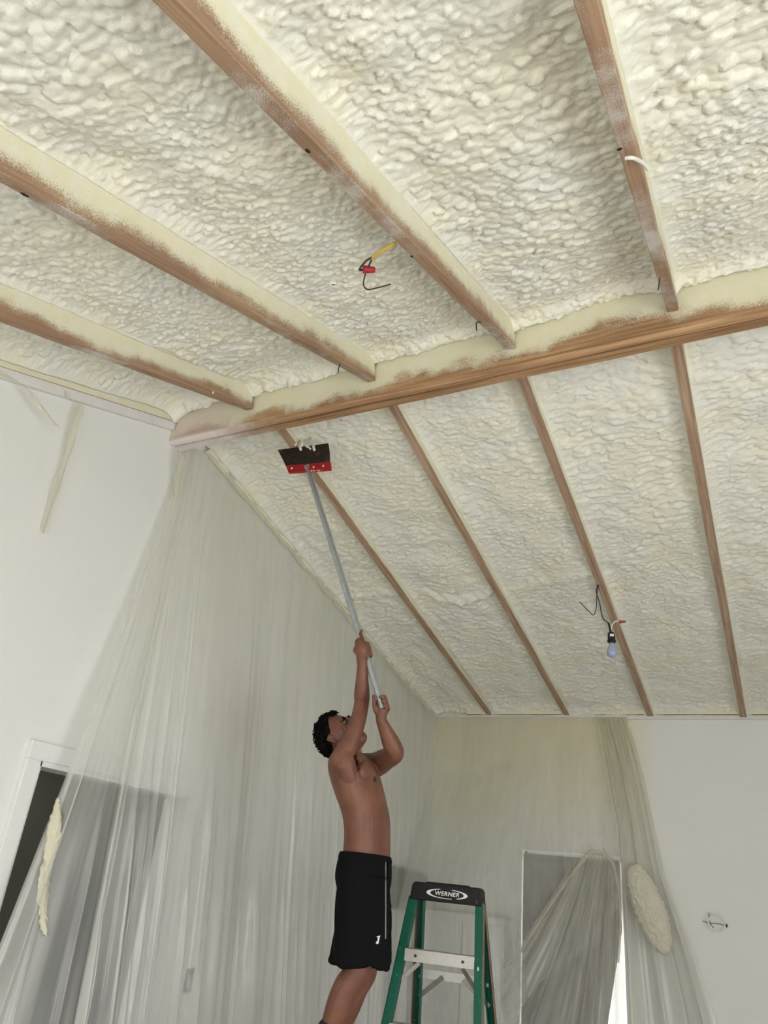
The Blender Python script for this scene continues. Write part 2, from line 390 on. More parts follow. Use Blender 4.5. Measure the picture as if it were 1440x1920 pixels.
# far wall with the window opening
WX0, WX1, WZ0, WZ1 = .862, 1.655, .62, 2.125
W = MB()
zt = HE+.12
W.bbox((-.14, YF, 0), (WX0, YF+.16, zt)); W.bbox((WX1, YF, 0), (XR, YF+.16, zt)); W.bbox((WX0, YF, 0), (WX1, YF+.16, WZ0)); W.bbox((WX0, YF, WZ1), (WX1, YF+.16, zt))
struct(W, 'wall_far', M_WALLF)
W = MB(); W.bbox((XR, YBK, 0), (XR+.14, .2, 3.2)); W.bbox((XR, 2.8, 0), (XR+.14, YF+.16, 4.4)); W.bbox((XR, .2, 0), (XR+.14, 2.8, .3)); W.bbox((XR, .2, 2.2), (XR+.14, 2.8, 4.4))
W.prism([(YBK, 2.2), (.2, 2.2), (.2, 3.6), (YBK, 2.8)], 0, XR, XR+.14)
struct(W, 'wall_right', M_WALL)
W = MB(); W.bbox((-.14, YBK-.14, 0), (1.25, YBK, 3.)); W.bbox((4.95, YBK-.14, 0), (XR+.14, YBK, 3.)); W.bbox((1.25, YBK-.14, 2.16), (4.95, YBK, 3.)); W.bbox((1.25, YBK-.14, 0), (4.95, YBK, .08))
struct(W, 'wall_back', M_WALL)
# roof deck above the foam
W = MB()
W.prism([(YBK-.3, zn(2, YBK-.3)+.34), (YB+.05, zn(2, YB)+.38), (YF+.3, zf(2, YF+.3)+.30), (YF+.3, zf(2, YF+.3)+.36), (YB+.05, zn(2, YB)+.48), (YBK-.3, zn(2, YBK-.3)+.40)], 0, -.3, XR+.3)
struct(W, 'ceiling', M_PLATE)
# white board along the top of the left wall under the near slope, and the top plate of the far wall
def rk(y): return 3.871-.36*(2.602-y)
struct(MB().prism([(YBK, rk(YBK)), (2.64, rk(2.64)), (2.64, rk(2.64)+.05), (YBK, rk(YBK)+.05)], 0, 0, .028), 'trim_1', M_RAKE)
struct(MB().bbox((0, YF-.03, HE-.035), (XR, YF, HE-.004)), 'trim_2', M_RAKE)
struct(MB().bbox((.33, YF-.045, HE+.0), (XR, YF-.0, HE+.028)), 'trim_3', M_PLATE)
# hall seen through the doorway
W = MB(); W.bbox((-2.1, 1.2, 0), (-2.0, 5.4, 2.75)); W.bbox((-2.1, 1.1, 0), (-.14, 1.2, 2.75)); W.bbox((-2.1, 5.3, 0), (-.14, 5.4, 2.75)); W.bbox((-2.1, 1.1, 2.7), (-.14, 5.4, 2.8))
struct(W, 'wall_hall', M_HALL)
# doorway casing and jamb lining
dr = thing('door_1', None, None, (0, 0, 0)); dr['kind'] = 'structure'
cw = .074
MB().bbox((0, D0-cw-.012, 0), (.022, D0-.012, DH)).build('casing', M_TRIM, dr, bevel=.003)
MB().bbox((0, D1+.012, 0), (.022, D1+cw+.012, DH)).build('casing', M_TRIM, dr, bevel=.003)
MB().bbox((0, D0-cw-.012, DH), (.024, D1+cw+.012, DH+cw)).build('head_casing', M_TRIM, dr, bevel=.003)
J = MB(); J.bbox((-.15, D0-.012, 0), (.004, D0+.008, DH)); J.bbox((-.15, D1-.008, 0), (.004, D1+.012, DH)); J.bbox((-.15, D0, DH-.02), (.004, D1, DH)); J.build('jamb', M_TRIM, dr)
# window in the far wall
wn = thing('window_1', None, None); wn['kind'] = 'structure'
F = MB(); y0, y1 = YF+.10, YF+.15
F.bbox((WX0, y0, WZ0), (WX0+.014, y1, WZ1)); F.bbox((WX1-.018, y0, WZ0), (WX1, y1, WZ1)); F.bbox((WX0, y0, WZ0), (WX1, y1, WZ0+.04)); F.bbox((WX0, y0, WZ1-.03), (WX1, y1, WZ1))
F.build('frame', M_TRIM, wn)
kg = NT('window_glass'); tp = kg.n('ShaderNodeBsdfTransparent'); gl = kg.n('ShaderNodeBsdfGlossy'); gl.inputs['Roughness'].default_value = .02
mx = kg.n('ShaderNodeMixShader'); mx.inputs[0].default_value = .06; kg.set(mx.inputs[1], tp.outputs[0]); kg.set(mx.inputs[2], gl.outputs[0]); M_GLASS = kg.done(mx.outputs[0])
MB().bbox((WX0+.03, YF+.122, WZ0+.04), (WX1-.03, YF+.127, WZ1-.03)).build('pane', M_GLASS, wn)

# ------------------------------------------------------------------ ridge beam (local x along the beam)
L = XR
bo = thing('ridge_beam', 'long rough brown ridge beam crossing the ceiling under both sets of rafters', 'beam', (0, YB, ZB), kind='thing')
bo.rotation_euler = (0, -math.atan(BS), math.atan(BY))
def bpart(name, prof, mat):
    n = len(prof); xs = np.linspace(0, L, 60); v = []; f = []
    for i, x in enumerate(xs):
        for (y, z) in prof: v.append((x, y+.0015*math.sin(x*9+z*40), z+.0015*math.sin(x*5+y*60)))
    for i in range(len(xs)-1):
        for k in range(n): f.append((i*n+k, i*n+(k+1) % n, (i+1)*n+(k+1) % n, (i+1)*n+k))
    f += [tuple(range(n)), tuple(range((len(xs)-1)*n, len(xs)*n))[::-1]]
    o = link(name, v, f, mat, bo, False)
    bm = bmesh.new(); bm.from_mesh(o.data); bmesh.ops.recalc_face_normals(bm, faces=bm.faces); bm.to_mesh(o.data); bm.free(); return o
bpart('board', [(0, .014), (.010, .004), (.022, 0), (.036, .001), (.039, .03), (.039, .34), (0, .34)], M_BEAM)
bpart('board', [(.053, .012), (.057, -.008), (.082, -.007), (.086, .004), (.086, .34), (.053, .34)], M_BEAM2)['label'] = 'cleaner rear board of the beam'

# ------------------------------------------------------------------ rafters
NX = [.536, 1.262, 1.966, 2.650, 3.345, 4.04, 4.73]
FX = [.545, 1.246, 1.940, 2.638, 3.335, 4.03, 4.73]
ordn = ['first', 'second', 'third', 'fourth', 'fifth', 'sixth', 'seventh']
def rafter(x, near, k):
    half = .021 if near else .0245
    if near: ya, yb_ = YB+BY*x-.002, YBK-.05; z0 = zn(x, YB+BY*x); slope = SN
    else: ya, yb_ = YB+BY*x+.088, YF-.03; z0 = zf(x, ya); slope = SF
    Lr = abs(yb_-ya)*math.sqrt(1+slope*slope); n = 90
    hgt = .20; v = []; f = []
    prof = [(-half, .0015), (-half+.002, 0), (half-.002, 0), (half, .0015), (half, .04), (half, hgt), (-half, hgt), (-half, .04)]
    # knots, chips and wander of the sawn edge
    for i in range(n+1):
        y = Lr*i/n; w = .004*(vnoise(np.array(y*1.3+k*7.), np.array(k*3.1+near*9), 5)-.5)
        for (px, pz) in prof:
            ch = .006*max(0, float(vnoise(np.array(y*9.+k*11.), np.array(px*60.), 3))-.62) if pz < .003 else 0
            v.append((px+float(w), -y if near else y, pz+ch))
    m_ = len(prof)
    for i in range(n):
        for j in range(m_): f.append((i*m_+j, i*m_+(j+1) % m_, (i+1)*m_+(j+1) % m_, (i+1)*m_+j))
    f += [tuple(range(m_)), tuple(range(n*m_, (n+1)*m_))[::-1]]
    lab = ('%s rafter from left on the near slope, between the ridge beam and the camera' if near
           else '%s rafter from left on the far slope, from ridge beam to far wall') % ordn[k]
    o = link('rafter', v, f, M_RAFN if near else M_RAFF, None, False)
    bm = bmesh.new(); bm.from_mesh(o.data); bmesh.ops.recalc_face_normals(bm, faces=bm.faces); bm.to_mesh(o.data); bm.free()
    o.location = (x, ya, z0); o.rotation_euler = (math.atan(slope)*(1 if near else -1), 0, 0)
    tag(o, lab, 'rafter', 'near slope rafters' if near else 'far slope rafters', 'thing'); return o
for k, x in enumerate(NX[:5]): rafter(x, True, k)
for k, x in enumerate(FX[:5]): rafter(x, False, k)
for k, x in enumerate(NX[5:6]): rafter(x, True, k+5)
for k, x in enumerate(FX[5:6]): rafter(x, False, k+5)
# rafter half against the left wall, near slope
o = link('rafter', [(0, 0, 0), (.034, 0, 0), (.034, 0, .2), (0, 0, .2), (0, -4.6, 0), (.034, -4.6, 0), (.034, -4.6, .2), (0, -4.6, .2)],
         [(0, 1, 2, 3), (7, 6, 5, 4), (0, 4, 5, 1), (1, 5, 6, 2), (2, 6, 7, 3), (3, 7, 4, 0)], M_EDGE, None, False)
o.location = (.001, 2.642, rk(2.642)+.05); o.rotation_euler = (math.atan(.36), 0, 0)
tag(o, 'foam-coated rafter lying flat against the left wall above the white board', 'rafter', 'near slope rafters', 'thing')

# ------------------------------------------------------------------ spray foam, one bay per panel
def bubbles(X, Y, seed, near):
    wx = X+.012*(fbm(X*9, Y*9, seed+1)-.5)*2; wy = Y+.020*(fbm(X*6+5, Y*6, seed+2)-.5)*2
    reg = fbm(X*2.3, Y*2.3, seed+3, 2)                   # where the lumps are big and where they are fine
    k = 1. if near else .95; ax = 1. if near else 1.35
    f1, f2, i1 = worley(wx/(.036*k*ax), wy/(.029*k), seed+4); g1, g2, i2 = worley(wx/(.0235*k*ax), wy/(.0180*k), seed+5); k1, k2, i3 = worley(wx/(.0135*k), wy/(.0105*k), seed+6)
    dome = lambda a, idv: np.sqrt(np.clip(1-(a/.95)**2, 0, 1))*(.35+.85*idv)
    A = ss(.42, .62, reg)
    return (1. if near else .80)*(A*dome(f1, i1)*.0225+(1-.8*A)*dome(g1, i2)*.0170+dome(k1, i3)*.0045*(1-.4*A))
def panel(x0, x1, near, k, res):
    """grid in the slope plane; height hangs down from the plane towards the room"""
    if near:
        yt = lambda x: YB+BY*x-.001; yend = YBK if 0 < k < 5 else YBK; Y0 = YB; Y1 = -1.0
        ny = int((Y0-Y1)*math.sqrt(1+SN**2)/res); dir_ = -1
    else:
        Y0, Y1 = YB+.09, YF-.004; ny = int((Y1-Y0)*1.02/res); dir_ = 1
    nx = max(4, int((x1-x0)/(res)))
    u = np.linspace(0, 1, nx+1); v = np.linspace(0, 1, ny+1); U, V = np.meshgrid(u, v)
    X = x0+U*(x1-x0)
    if near:
        ytop = YB+BY*X; Y = ytop+(Y1-ytop)*V; base = zn(X, Y)+.172; dtop = (ytop-Y); dbot = np.full_like(X, 9.)
    else:
        ytop = YB+BY*X+.088; Y = ytop+(Y1-ytop)*V; base = zf(X, Y)+.078; dtop = (Y-ytop); dbot = (YF-Y)
    sd = 100*k+(0 if near else 1000)
    big = (fbm(X*2.1, Y*1.7, sd+40)-.5)*.060+(fbm(X*6.5, Y*4.5, sd+41)-.5)*.034
    h = big+bubbles(X, Y, sd, near)
    dl = X-x0; drr = x1-X
    wob = .6+.9*fbm(Y*5, Y*0+k, sd+50)
    cove = .040*np.exp(-(dl/.026)**1.25*1.0/wob)+.030*np.exp(-(drr/.022)**1.3/wob)
    if not near: cove = .030*np.exp(-(dl/.030)**1.2/wob)+.030*np.exp(-(drr/.02)**1.3/wob)+.03*np.exp(-(drr/.012)**1.3)*ss(.5, .75, fbm(Y*4, Y*0+k, sd+51))
    if k == 0: cove = cove+.05*np.exp(-(dl/.05)**1.2)
    damp = ss(.0, .035, np.minimum(dl, drr))
    h = h*(.22+.78*damp)+cove
    # fat bead where the foam runs out on the beam
    bl = worley(X/.045, dtop/.03, sd+60); bead = np.sqrt(np.clip(1-(bl[0]/.95)**2, 0, 1))
    amp = .024 if near else .012
    h = h+np.exp(-((dtop-.02)/.045)**2)*(amp*.4+bead*amp*1.5)*(.5+fbm(X*5, Y*0+3., sd+61))
    if near and k <= 1: h = h+np.exp(-((dtop-.0)/.10)**2)*.02
    if not near:
        bl = worley(X/.05, dbot/.05, sd+62); bead = np.sqrt(np.clip(1-(bl[0]/.95)**2, 0, 1))
        h = h+np.exp(-((dbot)/.075)**2)*(.012+bead*.045)
        if k == 1:
            arc = 4.86-.75*(X-.93)**2*2.2; h = h+.030*np.exp(-((Y-arc+.02)/.045)**2)*ss(.64, .76, X)*ss(1.22, 1.16, X)*(.8+.5*fbm(X*20, Y*20, 5))
        if k == 0: h = h+.018*np.exp(-((Y-4.70)/.04)**2)
        if k == 2: h = h+.016*np.exp(-((Y-4.72+.3*(X-1.5))/.05)**2)
    if near and k == 1:   # yellowish overspray crumbs, upper left of the photo
        h = h+.016*np.exp(-((X-.9-(Y-.4)*.35)/.10)**2)*fbm(X*30, Y*30, 9)*ss(1.5, .9, Y)
    if near and k == 2:
        h = h+.02*fbm(X*16, Y*16, 9)*np.exp(-((X-1.52-(Y-.9)*.45)/.07)**2)*ss(1.9, 1.2, Y)
    Z = base-h
    P = np.stack([X, Y, Z], -1).reshape(-1, 3)
    c = np.array([(x0+x1)/2, (Y0+Y1)/2, base.mean()])
    idx = np.arange((nx+1)*(ny+1)).reshape(ny+1, nx+1)
    q = np.stack([idx[:-1, :-1], idx[:-1, 1:], idx[1:, 1:], idx[1:, :-1]], -1).reshape(-1, 4)
    if not near: q = q[:, ::-1]
    # skirt up to the deck so the panel has its real thickness
    top_ = P.copy(); ring = np.concatenate([idx[0, :], idx[1:, -1], idx[-1, -2::-1], idx[-2:0:-1, 0]])
    ext = P[ring]+np.array([0, 0, .09]); b0 = len(P); n = len(ring)
    sk = np.array([(ring[i], ring[(i+1) % n], b0+(i+1) % n, b0+i) for i in range(n)])
    if near: sk = sk[:, ::-1]
    P = np.concatenate([P, ext])-c
    o = link('spray_foam_bay', P, np.concatenate([q, sk]), M_FOAM); o.location = c
    side = 'near slope' if near else 'far slope'
    if k == 0: lab = 'cream spray foam bay on the %s between the left wall and the first rafter' % side
    else: lab = 'cream spray foam bay on the %s between the %s and %s rafters from left' % (side, ordn[k-1], ordn[k])
    tag(o, lab, 'spray foam', 'spray foam bays of the '+side, 'thing')
xs = [.034]+NX[:6]
for k in range(6): panel(xs[k]+(.019 if k else .002), xs[k+1]-.019, True, k, .0058 if k < 5 else .02)
xs = [.004]+FX[:6]
for k in range(6): panel(xs[k]+(.022 if k else .0), xs[k+1]-.022, False, k, .0070 if k < 5 else .02)
# crust of foam where the far slope meets the left wall and the corner gap
# ------------------------------------------------------------------ plastic sheets
def sheet(name, fn, ns, nt, mat, label, uvs=(1, 1), parent=None):
    S, T = np.meshgrid(np.linspace(0, 1, ns+1), np.linspace(0, 1, nt+1))
    P = fn(S, T).reshape(-1, 3); uv = np.stack([S*uvs[0], T*uvs[1]], -1).reshape(-1, 2)
    idx = np.arange((ns+1)*(nt+1)).reshape(nt+1, ns+1)
    q = np.stack([idx[:-1, :-1], idx[:-1, 1:], idx[1:, 1:], idx[1:, :-1]], -1).reshape(-1, 4)
    o = link(name, P, q, mat, parent, True, uv)
    if label: tag(o, label, 'plastic sheet', 'plastic dust sheets', 'thing')
    return o
def lerp1(x, xs_, ys_): return np.interp(x, xs_, ys_)
def fa(S, T):      # left wall: taped along the rake, fanning out to the floor
    ty = lerp1(S, [0, .10, .22, .34, 1], [2.74, 2.77, 2.84, 3.02, 6.62])
    tz = np.where(ty < 2.76, 3.79+.0*ty, zf(0, ty)-.03); tz = lerp1(S, [0, .22, .34, 1], [3.80, 3.88, 3.93, 3.225])
    by = lerp1(S, [0, .10, .22, .34, 1], [1.88, 2.42, 2.98, 3.50, 6.55])
    g = T**(1.3-.3*np.clip(S/.4, 0, 1))
    ph = S*40+3.2*np.sin(S*11)+1.4*np.sin(S*27+T); amp = (.002+.100*T**1.3)*(1-.35*S)
    y = ty+(by-ty)*g+amp*np.sin(ph)*.95+.010*T**1.5*np.sin(S*63+T*2)
    z = tz+(.02-tz)*T
    bulge = .25*np.exp(-((S-.06)/.14)**2)*T**1.4+.13*np.exp(-((S-.55)/.25)**2)*T+.05*T
    x = .030+.01*S+bulge+(.002+.042*T**1.2)*(np.cos(ph)+.3*np.cos(ph*2.3+1.+T*1.5)+.10*np.sin(ph*5.1))*.62+.012*np.sin(T*7+S*12)*T
    for sk, ak, t0, dr, wk in PLEATS: x = x+ak*np.exp(-((S-sk-dr*T)/wk)**2)*ss(t0, t0+.15, T)*(.4+T)
    return np.stack([np.maximum(x, .03), y, z], -1)
PLEATS = [(rng.uniform(.02, .85), rng.uniform(.012, .030), rng.uniform(.15, .6), rng.uniform(-.03, .03), rng.uniform(.0022, .0050)) for _ in range(46)]
SA = sheet('plastic_sheet', fa, 900, 60, M_FILM, 'large clear plastic sheet fanning down the left wall from the beam end, over the doorway', (1.4, 1))
def fb(S, T):      # far wall: from the eave down to the window head and over the cabinet corner
    x0 = .04+S*1.72; ph = S*22+2.5*np.sin(S*9)
    sw = np.exp(-((S-.42)/.30)**2)                          # swag towards the window
    zb = lerp1(S, [0, .2, .40, .55, .8, 1], [.3, .5, .9, 1.2, 1.5, 1.9])
    z = HE-.02+(zb-HE+.02)*T
    x = x0+.10*sw*T**2+.02*T*np.sin(ph)+.16*T**2*np.exp(-((S-.18)/.2)**2)
    y = YF-.035-(.008+.035*T)*(1.1+np.sin(ph*.8+T*2))-.56*np.exp(-((S-.0)/.56)**4)*np.clip(T*2.6-.45, 0, 1)-.02*(np.cos(ph*1.7))*T
    return np.stack([x, np.minimum(y, YF-.02), z], -1)
SB = sheet('plastic_sheet', fb, 160, 60, M_FILMF, 'yellowed plastic sheet taped to the far wall above the window and in the corner', (1, 1))
def fc(S, T):      # draped bunch over the window: gathers at one peak and fans to the floor
    tx = lerp1(S, [0, .3, .55, .8, 1], [1.34, 1.42, 1.50, 1.60, 1.675]); tz = lerp1(S, [0, .2, .5, .7, .85, 1], [2.09, 2.125, 2.145, 2.13, 2.08, 1.95])
    bx = lerp1(S, [0, .25, .5, .75, 1], [-.12+.15,   .55, 1.02, 1.38, 1.68]); zb = .05
    ph = S*30+1.5*np.sin(S*9); g = T**(.95+.25*np.sin(np.pi*S))
    x = tx+(bx-tx)*g+.034*np.sin(ph)*(.12+T)+.006*np.sin(ph*2.1+T*3)
    z = tz+(zb-tz)*T-.10*np.sin(np.pi*np.clip(T, 0, 1))*(1-S)**2
    y = YF-.09-.13*np.exp(-((S-.60)/.3)**2)*np.clip(T*6, 0, 1)**.5*(.55+.45*T)-.34*np.clip(T*2.2, 0, 1)*(1-S)**1.5-(.012+.036*T)*(1+np.cos(ph)+.25*np.cos(ph*2.3))
    return np.stack([x, y, z], -1)
SC = sheet('plastic_sheet', fc, 260, 70, M_FILMW, 'clear plastic sheet bunched over the top corner of the window and fanning to the floor', (1, 1))
def hem(fn, path, rad, label, par):
    pts = [fn(np.array([[a]]), np.array([[b]]))[0, 0]+np.array([0, -.012, 0]) for a, b in path]
    c = crom(pts, 5); o = MB().tube(c, [rad*(.7+.5*math.sin(i*.9)**2)*(1-.6*i/len(c)) for i in range(len(c))], 10).build('gathered_hem', M_HEM, par, True); o['label'] = label
M_HEM = mat_film('plastic_film_gathered', .35, .62, yellow=.3, stretch=(5, 5), tint=(.84, .83, .74))
hem(fc, [(.42, 0), (.3, .01), (.18, .03), (.07, .08), (.03, .16), (.02, .28), (.02, .42), (.02, .6)], .020, 'rolled left edge of the bunched plastic', SC)
hem(fc, [(.40, .0), (.55, .0), (.7, .005), (.84, .01), (.93, .03), (.97, .08), (.97, .18), (.95, .3)], .020, 'rolled right edge of the bunched plastic', SC)
def fd(S, T):      # strip to the right of the window
    zt_, zb = HE-.03, .35
    xl = lerp1(T, [0, .3, .42, .6, .8, 1], [1.50, 1.64, 1.655, 1.67, 1.68, 1.69]); xr = lerp1(T, [0, .06, .165, .41, .595, .72, 1], [1.74, 1.80, 1.87, 1.985, 2.16, 2.255, 2.42])
    ph = S*15+T*1.2; x = xl+(xr-xl)*S+.012*np.sin(ph*2)*T
    z = zt_+(zb-zt_)*T
    y = YF-.04-(.015+.05*T)*(1+np.sin(ph))-.012*np.cos(ph*2.7)-.03*T
    return np.stack([x, np.minimum(y, YF-.012), z], -1)
SD = sheet('plastic_sheet', fd, 110, 80, M_FILMR, 'yellowed plastic strip hanging right of the window, under the foam clump', (1, 1))
tv = []; tf = []; N_ = 160
for i in range(N_+1):
    y = 2.93+3.70*i/N_; zc = zf(0, y)-.030
    w = .020+.016*mnoise.noise(Vector((y*5, 1., 2.)))+.010*mnoise.noise(Vector((y*17, 4., 2.)))
    for j in range(7):
        a = math.pi*j/6; tv.append((.012+.028*math.sin(a)*(1+.5*mnoise.noise(Vector((y*14, j*.5, 9.)))), y, zc-w*math.cos(a)+.012*mnoise.noise(Vector((y*8, j*.4, 5.)))))
for i in range(N_):
    for j in range(6): tf.append((i*7+j, i*7+j+1, (i+1)*7+j+1, (i+1)*7+j))
o = link('taped_edge', tv, tf, M_FOAMY, SA); o['label'] = 'foam-crusted taped top edge of the sheet'
# foam-crusted edge of the big sheet
gs, gt = np.meshgrid(np.linspace(0, .16, 120), np.linspace(.3, .75, 200)); GP = fa(gs, gt)
def on_sheet(px, py):
    d = Fv+Rv*(px-720)/FPX-Uv*(py-960)/FPX; d = d/np.linalg.norm(d); w = GP-CAM
    k = np.argmin(np.linalg.norm(np.cross(w, d), axis=-1)); return GP.reshape(-1, 3)[k]
c1 = np.array(crom([on_sheet(*q) for q in ((101, 1494), (92, 1545), (82, 1605), (70, 1662), (74, 1710), (80, 1755))], 8))
c2 = np.array(crom([on_sheet(*q) for q in ((108, 1497), (112, 1550), (100, 1610), (91, 1665), (86, 1712), (83, 1756))], 8))
v = []; f = []; n = len(c1)
for i in range(n):
    for j in range(11):
        t = j/10; p = c1[i]*(1-t)+c2[i]*t+0.013*np.array([0, mnoise.noise(Vector((i*.55, j*.3, 7.))), 0])*(j in (0, 1, 9, 10))
        v.append(p+np.array([.010*math.sin(math.pi*t)+.006+.010*mnoise.noise(Vector((i*.8, j*.8, 3.))), -.004, 0]))
for i in range(n-1):
    for j in range(10): f.append((i*11+j, i*11+j+1, (i+1)*11+j+1, (i+1)*11+j))
o = link('foam_crust', v, f, M_FOAMC, SA); o['label'] = 'yellow foam overspray crusted on the sheet edge'
mo = o.modifiers.new('s', 'SOLIDIFY'); mo.thickness = .004

# foam clump stuck on the strip
ctr = on(1217, 1702, 1, YF-.17); axl = on(1248, 1785, 1, YF-.17)-on(1187, 1618, 1, YF-.17); La = np.linalg.norm(axl)/2; axl = axl/(2*La)
nyv = np.array([0, -1., 0]); axs = np.cross(axl, nyv); axs /= np.linalg.norm(axs); nyv = np.cross(axs, axl)
nu, nv = 150, 110
th = np.linspace(.0, math.pi, nv+1)[:, None]+np.zeros(nu); phi = np.zeros((nv+1, 1))+np.linspace(0, 2*math.pi, nu, endpoint=False)
dz = np.cos(th); dx = np.sin(th)*np.cos(phi); dy = np.sin(th)*np.sin(phi)
ff = worley(dx*7.5+dz*1.3, dz*17+dx*2., 77); bmp = np.sqrt(np.clip(1-(ff[0]/.9)**2, 0, 1))*(.5+.6*ff[2])
low = fbm(dx*2+3, dz*3+5, 88)-.5
rr = 1+.10*low
shx = np.sign(dx)*np.abs(dx)**.9
P = ctr+(dz*La*1.02*rr)[..., None]*axl+(shx*.100*rr)[..., None]*axs+(dy*.06*rr)[..., None]*nyv+(bmp*.019)[..., None]*(dx[..., None]*axs+np.maximum(dy, 0)[..., None]*nyv)
idx = np.arange((nv+1)*nu).reshape(nv+1, nu); i2 = np.roll(idx, -1, 1)
q = np.stack([idx[:-1], idx[1:], i2[1:], i2[:-1]], -1).reshape(-1, 4)
o = link('foam_clump', P.reshape(-1, 3)-ctr, q, M_FOAMS); o.location = ctr
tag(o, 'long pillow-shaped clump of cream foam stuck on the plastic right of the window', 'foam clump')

# loose strips hanging from the white board on the left wall
def strip(pts, w, label, mat, name='plastic_strip'):
    c = np.array(crom(pts, 8)); n = len(c); v = []; f = []
    for i, p in enumerate(c):
        ww = w*(.75+.25*math.sin(i*.35)**2)*(1-.5*(i/n)**3)
        for j in range(6): v.append(p+np.array([.005*math.sin(j*1.4+i*.2)+.004, (j/5-.5)*ww, .002*math.sin(j*1.3+i*.5)]))
    for i in range(n-1):
        for j in range(5): f.append((i*6+j, i*6+j+1, (i+1)*6+j+1, (i+1)*6+j))
    o = link(name, v, f, mat); tag(o, label, 'plastic strip', 'torn strips under the white board'); return o
strip([on(-5, 700, 0, .04), on(25, 712, 0, .05), on(55, 735, 0, .08), on(80, 768, 0, .09), on(108, 802, 0, .10)], .085, 'torn yellowish strip hanging loose from the board high on the left wall', M_FILMR)
strip([on(152, 758, 0, .035), on(140, 790, 0, .04), on(125, 850, 0, .03), on(100, 930, 0, .02), on(80, 1000, 0, .015)], .050, 'long thin clear strip clinging down the left wall below the board', M_FILMR)
strip([on(122, 735, 0, .035), on(125, 745, 0, .04), on(135, 752, 0, .045)], .02, 'short curl of tape stuck at the top of the left wall', M_FILMR)
strip([on(332, 845, 0, .05), on(338, 862, 0, .06), on(334, 885, 0, .06), on(332, 930, 0, .06)], .07, 'ragged white tape tuft hanging under the beam end', M_FILMR)

# ------------------------------------------------------------------ window shade, cabinet, electrical box
sh = thing('window_shade', 'plain grey shade covering the window behind the plastic', 'window shade', (0, 0, 0))
MB().prism([(WX0+.016, WZ0+.02), (WX1-.19, WZ0+.02), (WX1-.13, 1.05), (WX1-.012, 1.62), (WX1-.008, WZ1-.032), (WX0+.016, WZ1-.032)], 1, YF-.012, YF-.004).build('fabric', M_SHADE, sh)
MB().bbox((WX0+.016, YF-.02, WZ1-.045), (WX1-.016, YF-.002, WZ1-.025)).build('head_rail', M_SHADE, sh)
cb = thing('cabinet', 'white cabinet under plastic in the far corner behind the ladder', 'cabinet', (.53, YF-.3, 0))
MB().bbox((.17, YF-.34, .0), (.83, YF-.02, 1.612)).build('body', M_CAB, cb, bevel=.006)
MB().bbox((.185, YF-.36, .05), (.497, YF-.342, 1.56)).build('door', M_CAB, cb, bevel=.004); MB().bbox((.503, YF-.36, .05), (.815, YF-.342, 1.56)).build('door', M_CAB, cb, bevel=.004)
dk = thing('display_board', 'dark grey board leaning on the left wall behind the plastic and the ladder', 'board', (0, 0, 0))
pq = [on(735, 1622, 0, .03), on(800, 1640, 0, .03), on(852, 1712, 0, .03), on(735, 1703, 0, .03)]
mbq = MB(); vv = [p for p in pq]+[p-np.array([.02, 0, 0]) for p in pq]
mbq.add(vv, [(0, 1, 2, 3), (7, 6, 5, 4), (0, 4, 5, 1), (1, 5, 6, 2), (2, 6, 7, 3), (3, 7, 4, 0)]); mbq.build('face', M_BLACKGLASS, dk)
p = on(353, 1838, 0, 0.0)
eb = thing('electrical_box', 'small blue-grey electrical box in the left wall beside the doorway', 'electrical box', (0, p[1], p[2]))
B = MB(); yc, zc = p[1], p[2]
B.bbox((-.05, yc-.028, zc-.052), (.006, yc-.020, zc+.052)); B.bbox((-.05, yc+.020, zc-.052), (.006, yc+.028, zc+.052)); B.bbox((-.05, yc-.028, zc+.044), (.006, yc+.028, zc+.052)); B.bbox((-.05, yc-.028, zc-.052), (.006, yc+.028, zc-.044)); B.bbox((.0, yc-.028, zc-.052), (.003, yc+.028, zc+.052))
B.build('box', M_BOX, eb)
MB().bbox((.0, yc-.010, zc-.035), (.007, yc+.012, zc+.02)).build('bracket', M_STEEL, eb)
# hall contents
hc = thing('dark_coat_rack', 'dark hanging cloth in the hall seen through the doorway plastic', 'hanging cloth', (-.75, 3.6, 0))
v = []; f = []
for i in range(21):
    for j in range(12):
        v.append((-.75+.03*math.sin(i*1.3), 3.35+i*.03, .75+.92*j/11))
for i in range(20):
    for j in range(11): f.append((i*12+j, (i+1)*12+j, (i+1)*12+j+1, i*12+j+1))
o = link('cloth', [np.array(p)-np.array([-.75, 3.6, 0]) for p in v], f, M_DARK, hc); o.modifiers.new('s', 'SOLIDIFY').thickness = .02
MB().tube([(-.75, 3.3, 1.69), (-.75, 4.0, 1.69)], .012).build('rail', M_STEEL, hc)
MB().tube([(-.75, 3.3, 0.), (-.75, 3.3, 1.69)], .012).build('post', M_STEEL, hc); MB().tube([(-.75, 4.0, 0.), (-.75, 4.0, 1.69)], .012).build('post', M_STEEL, hc)

